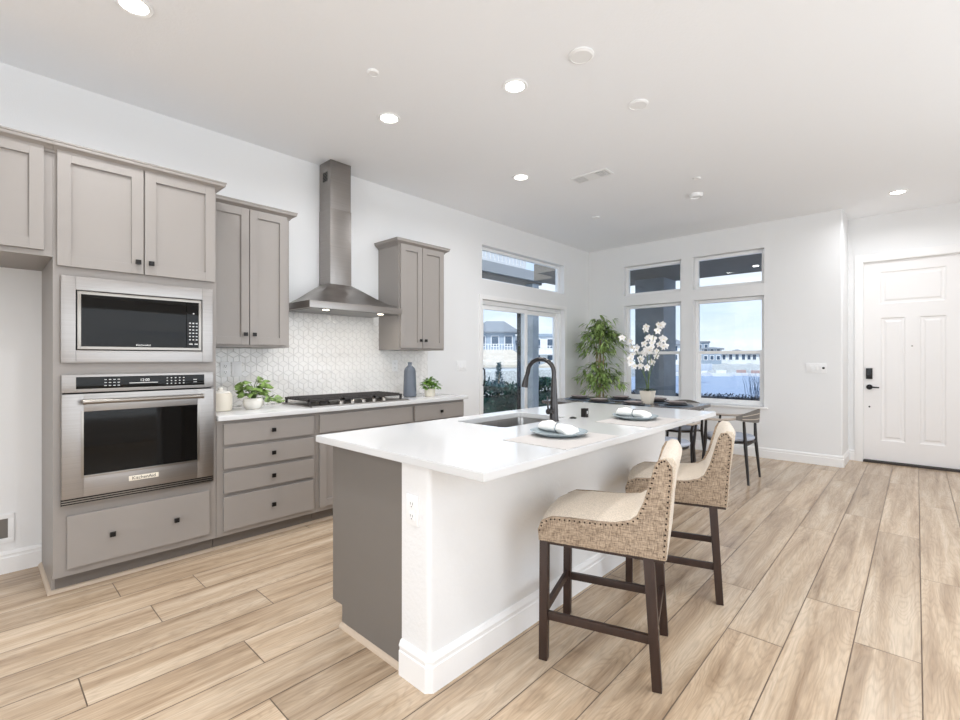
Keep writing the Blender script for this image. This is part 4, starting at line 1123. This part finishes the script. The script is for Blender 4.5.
# patio roof over the far terrace
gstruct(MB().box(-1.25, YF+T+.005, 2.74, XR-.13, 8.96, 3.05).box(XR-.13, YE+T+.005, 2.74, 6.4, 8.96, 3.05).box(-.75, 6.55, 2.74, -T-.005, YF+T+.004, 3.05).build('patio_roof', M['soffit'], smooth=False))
def pillar(x0, y0, x1, y1, zt, label, stone=True):
    cx_, cy_ = (x0+x1)/2, (y0+y1)/2; r = thing('patio_pillar', label, 'pillar', (cx_, cy_, -.02))
    hx_, hy_ = (x1-x0)/2, (y1-y0)/2
    MB().box(-hx_, -hy_, .6 if stone else 0, hx_, hy_, zt+.02).build('shaft', M['stucco'], r, bevel=.01)
    if not stone: return
    b = MB(); rn = random.Random(1)
    for q in range(5): b.box(-hx_-.05-rn.uniform(0, .02), -hy_-.05-rn.uniform(0, .02), q*.12, hx_+.05+rn.uniform(0, .02), hy_+.05+rn.uniform(0, .02), q*.12+.115)
    b.build('stone_base', M['stucco'], r, bevel=.01)
pillar(.17, 8.35, .70, 8.93, 2.739, 'thick blue-grey stucco pillar on the terrace behind the orchid window')
pillar(-3.10, 9.30, -2.88, 9.55, 3.12, 'blue-grey pillar outside the sliding door holding the balcony beam', False)
pillar(-3.10, 1.2, -2.88, 1.45, 3.12, 'blue-grey pillar under the near end of the balcony beam', False)
pillar(3.9, 8.35, 4.5, 8.93, 2.739, 'blue-grey stucco pillar on the terrace beyond the entry wall')
o = MB().lathe([(0, 0), (.04, 0), (.038, -.006), (0, -.006)], seg=16).build('outdoor_downlight', M['led']); o.location = (2.15, 8.35, 2.739); tag(o, 'small lit downlight in the dark terrace soffit', 'light')
# balcony with balusters
r = thing('balcony', 'white upper balcony with baluster railing seen through the left transom', 'balcony', (-3.6, 5.6, 3.12))
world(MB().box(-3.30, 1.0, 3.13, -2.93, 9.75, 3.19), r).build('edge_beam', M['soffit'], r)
world(MB().box(-3.35, 1.0, 3.19, -2.86, 9.8, 3.42), r).build('deck', M['deckg'], r)
world(MB().box(-4.7, 1.0, 3.20, -4.6, 7.2, 5.2), r).build('back_wall', M['roof'], r)
world(MB().box(-3.02, 1.0, 3.95, -2.94, 9.1, 4.0).box(-3.02, 1.0, 3.45, -2.95, 9.1, 3.50), r).build('rail', M['deckw'], r)
for q in range(60):
    world(MB().box(-3.0, 1.1+q*.135, 3.50, -2.96, 1.175+q*.135, 3.95), r).build('baluster', M['deckw'], r)
# hedge beside the patio
def bush(name, x0, y0, x1, y1, z0, z1, n, m, label, cat, kind=None, ls=.09, seed=1):
    rn = random.Random(seed); b = MB()
    for q in range(n):
        x_, y_ = rn.uniform(x0, x1), rn.uniform(y0, y1); jt = .10 if ls > .1 else .015; hz_ = z1+.8*jt*math.sin(x_*3+y_*2.3)+rn.uniform(-jt, jt)
        f_ = rn.random()
        z_ = z0+(hz_-z0)*(f_ if rn.random() < .55 else 1-.12*f_)
        leaf(b, (x_, y_, z_), (rn.uniform(-1, 1), rn.uniform(-1, 1), rn.uniform(-.2, 1)), (0, 0, 1), ls*rn.uniform(.8, 1.6), ls*.45, .2, .2, 4)
    b.box(x0+.15, y0+.15, z0, x1-.15, y1-.15, z1-(.22 if ls > .1 else .02))
    o = b.build(name, m, angle=60); tag(o, label, cat, None, kind); return o
bush('hedge', -4.15, 6.3, -3.4, 12.2, -.12, .56, 7500, M['hedge'], 'dark green leafy hedge outside the sliding patio door', 'hedge', 'stuff', .12, 2)
o = bush('shrub_row', -1.0, 9.5, 3.6, 10.2, -.12, .56, 6000, M['hedgeb'], 'dark blue-green shrub row along the lake below the far windows', 'shrubs', 'stuff', .05, 4)
b = MB(); rn = random.Random(8)
for q in range(90):
    x_ = rn.choice([1.62, 1.75, 2.1, 2.4])+rn.uniform(-.10, .10); y_ = 10.42+rn.uniform(-.08, .08); a_ = rn.uniform(-.42, .42); L_ = rn.uniform(.35, .60)
    b.tube([(x_, y_, -.12), (x_, y_, .40), (x_+a_*L_*.5, y_, .55+L_*.55), (x_+a_*L_*1.15, y_, .52+L_)], [.003, .003, .0025, .001], 3)
tag(b.build('ornamental_grass', M['plume']), 'thin arching ornamental grass stems in front of the lake', 'grass', None, 'stuff')
# stone wall and fence lines to the left
o = MB().box(-12.6, 2, -.12, -12.1, 40, .62).build('stone_wall', M['rock'], bevel=.05); tag(o, 'low pale stone garden wall beyond the hedge', 'wall')
o = MB().box(-14.2, 2, -.12, -13.9, 60, .66).build('fence', M['hwhite'], bevel=.02); tag(o, 'long pale boundary fence behind the stone wall', 'fence')
r = thing('tree', 'small dark conical tree rising above the hedge outside', 'tree', (-5.6, 11.2, -.12))
b = MB(); rn = random.Random(6)
for q in range(500):
    t = rn.random(); a_ = rn.uniform(0, 6.28); rr = .16*(1-t)*rn.uniform(.5, 1)+.02
    leaf(b, (rr*math.cos(a_), rr*math.sin(a_), .3+t*.95), (math.cos(a_), math.sin(a_), .9), (0, 0, 1), .10, .035, .1, .2, 4)
b.build('foliage', M['hedge'], r); MB().cyl((0, 0, 0), (0, 0, 1.0), .03, seg=8).build('trunk', M['stemb'], r)
# houses
def house(x, y, w, d, h, roofh, rz, wm, rm, cols_, rows_, label, group, name='house', zb=-.3, balc=False):
    r = thing(name, label, 'house', (x, y, zb), rz, group)
    MB().box(-w/2, -d/2, 0, w/2, d/2, h).build('walls', wm, r, bevel=.03)
    ov = .5
    if roofh > 0:
        k_ = min(w, d)/2*.9
        b = MB(); b.loft([[(-w/2-ov, -d/2-ov, h), (w/2+ov, -d/2-ov, h), (w/2+ov, d/2+ov, h), (-w/2-ov, d/2+ov, h)], [(-w/2-ov, -d/2-ov, h+.2), (w/2+ov, -d/2-ov, h+.2), (w/2+ov, d/2+ov, h+.2), (-w/2-ov, d/2+ov, h+.2)], [(-w/2+k_, -d*.04, h+roofh), (w/2-k_, -d*.04, h+roofh), (w/2-k_, d*.04, h+roofh), (-w/2+k_, d*.04, h+roofh)]])
        b.build('roof', rm, r, smooth=False)
    else: MB().box(-w/2-.2, -d/2-.2, h, w/2+.2, d/2+.2, h+.35).build('roof', rm, r)
    for i in range(cols_):
        for j in range(rows_):
            ww = w/cols_*.5; cx_ = -w/2+w*(i+.5)/cols_; z0_ = .9+j*(h-.3)/rows_; hh = (h/rows_)*.5
            f = MB().box(cx_-ww/2-.1, -d/2-.06, z0_-.1, cx_+ww/2+.1, -d/2+.02, z0_+hh+.1).build('window', M['boat'], r)
            MB().box(cx_-ww/2, -d/2-.08, z0_, cx_+ww/2, -d/2-.055, z0_+hh).build('pane', M['hglass'], f)
    if balc:
        MB().box(-w/2+.3, -d/2-1.2, h*.48, w/2-.3, -d/2-.02, h*.48+.2).build('balcony', M['boat'], r)
        b = MB().box(-w/2+.3, -d/2-1.2, h*.48+1.0, w/2-.3, -d/2-1.12, h*.48+1.08)
        for q in range(14): b.box(-w/2+.3+q*(w-.7)/13, -d/2-1.2, h*.48+.2, -w/2+.4+q*(w-.7)/13, -d/2-1.14, h*.48+1.0)
        b.build('railing', M['boat'], r)
    return r
V0 = Vector((4, 0)); 
def at(px, dist):
    th = R(42.9); u = (px-480)/470; d = Vector((-math.sin(th)+u*math.cos(th), math.cos(th)+u*math.sin(th))); return V0+d*dist
def face(px): # rotation so the front (-y) looks back at the room
    th = R(42.9); u = (px-480)/470; d = Vector((-math.sin(th)+u*math.cos(th), math.cos(th)+u*math.sin(th))); return math.atan2(d.y, d.x)-R(90)
p = at(495, 62); house(p.x, p.y, 5.2, 3.2, 4.9, 1.6, face(495), M['hgrey'], M['roof'], 3, 2, 'grey two-storey house with hip roof, leftmost through the sliding door', None, balc=True)
p = at(513, 68); house(p.x, p.y, 3.6, 3.2, 4.0, .9, face(511), M['hgrey'], M['roof'], 2, 2, 'narrower grey house beside the leftmost one through the sliding door', None)
p = at(551, 60); house(p.x, p.y, 5.4, 3.2, 4.3, 0, face(546), M['hwhite'], M['hgrey'], 3, 2, 'white flat-roofed house right of the outdoor pillar', None, balc=True)
p = at(498, 38); house(p.x, p.y, 5.0, 3, .9, 1.4, face(500), M['hwhite'], M['roofb'], 2, 1, 'low house with a broad sand-coloured roof through the sliding door', None)
p = at(566, 39); house(p.x, p.y, 3.4, 3, .8, 1.0, face(548), M['hwhite'], M['roofb'], 2, 1, 'low white house with sand roof right of the outdoor pillar', None)
gstruct(MB().prism([(-70, 10.6), (-1.8, 10.6), (-32, 60), (-70, 60)], 'z', -1.7, -.14).build('lawn', M['ground'], smooth=False))
# far shore
D = 85
pa = at(620, D); pb = at(800, D)
def shore():
    b = MB(); P = [at(q, D) for q in (600, 640, 700, 760, 830)]; P2 = [at(q, D+60) for q in (830, 760, 700, 640, 600)]
    b.prism([(q.x, q.y) for q in P+P2], 'z', -1.7, .15); return b.build('shore', M['rock'])
gstruct(shore())
info = [(629, 4.2, 0, 'hwhite', 9), (640, 3.4, 1.0, 'hgrey', 8), (676, 4.6, 1.2, 'hwhite', 8), (700, 6.0, 0, 'hgrey', 10), (712, 3.2, .5, 'hgrey', 9), (724, 1.6, .8, 'hwhite', 9), (737, 1.8, .9, 'hwhite', 9), (749, 1.6, 1.0, 'hwhite', 9), (761, 1.7, .8, 'hwhite', 9)]
lbl = ['pale block at the far left of the orchid window', 'grey lakeside house left of the thick pillar', 'white lakeside house right of the thick pillar', 'tall grey building at the left edge of the right window', 'grey house next to the tall lakeside building', 'first low white lakeside house from the left in the right window', 'second low white lakeside house in the right window', 'third low white lakeside house in the right window', 'rightmost low white lakeside house']
for hi, ((px, h_, rh, wm, w_), lb) in enumerate(zip(info, lbl)):
    p = at(px, D+12+12*(hi % 2)); house(p.x, p.y, w_*.38, 4.0, h_*.62+1.0, rh, face(px), M[wm], M['roof'], 3, 1 if h_ < 3 else 2, lb, 'houses across the lake', zb=.15)
for i, (px, mname, nm) in enumerate([(703, 'boat', 'white boat moored at the left of the right window view'), (722, 'boat', 'white boat moored mid-lake shore'), (742, 'boatr', 'boat with brick red cover on the far shore'), (757, 'boatr', 'rightmost boat with red cover on the far shore'), (674, 'boat', 'white boat seen right of the thick pillar')]):
    p = at(px, D-6-3*(i % 2)); r = thing('boat', nm, 'boat', (p.x, p.y, -1.65), face(px), 'boats on the far shore'); r.scale = (.6, .6, .6)
    MB().loft([[(-2.6*s_, -.8*s_, z_), (2.2*s_, -.8*s_, z_), (3.2*s_, 0, z_), (2.2*s_, .8*s_, z_), (-2.6*s_, .8*s_, z_)] for s_, z_ in ((.8, 0), (1, .9))]).build('hull', M['boat'], r)
    MB().box(-1.4, -.6, .9, 1.0, .6, 1.7).build('cabin', M[mname], r, bevel=.1)
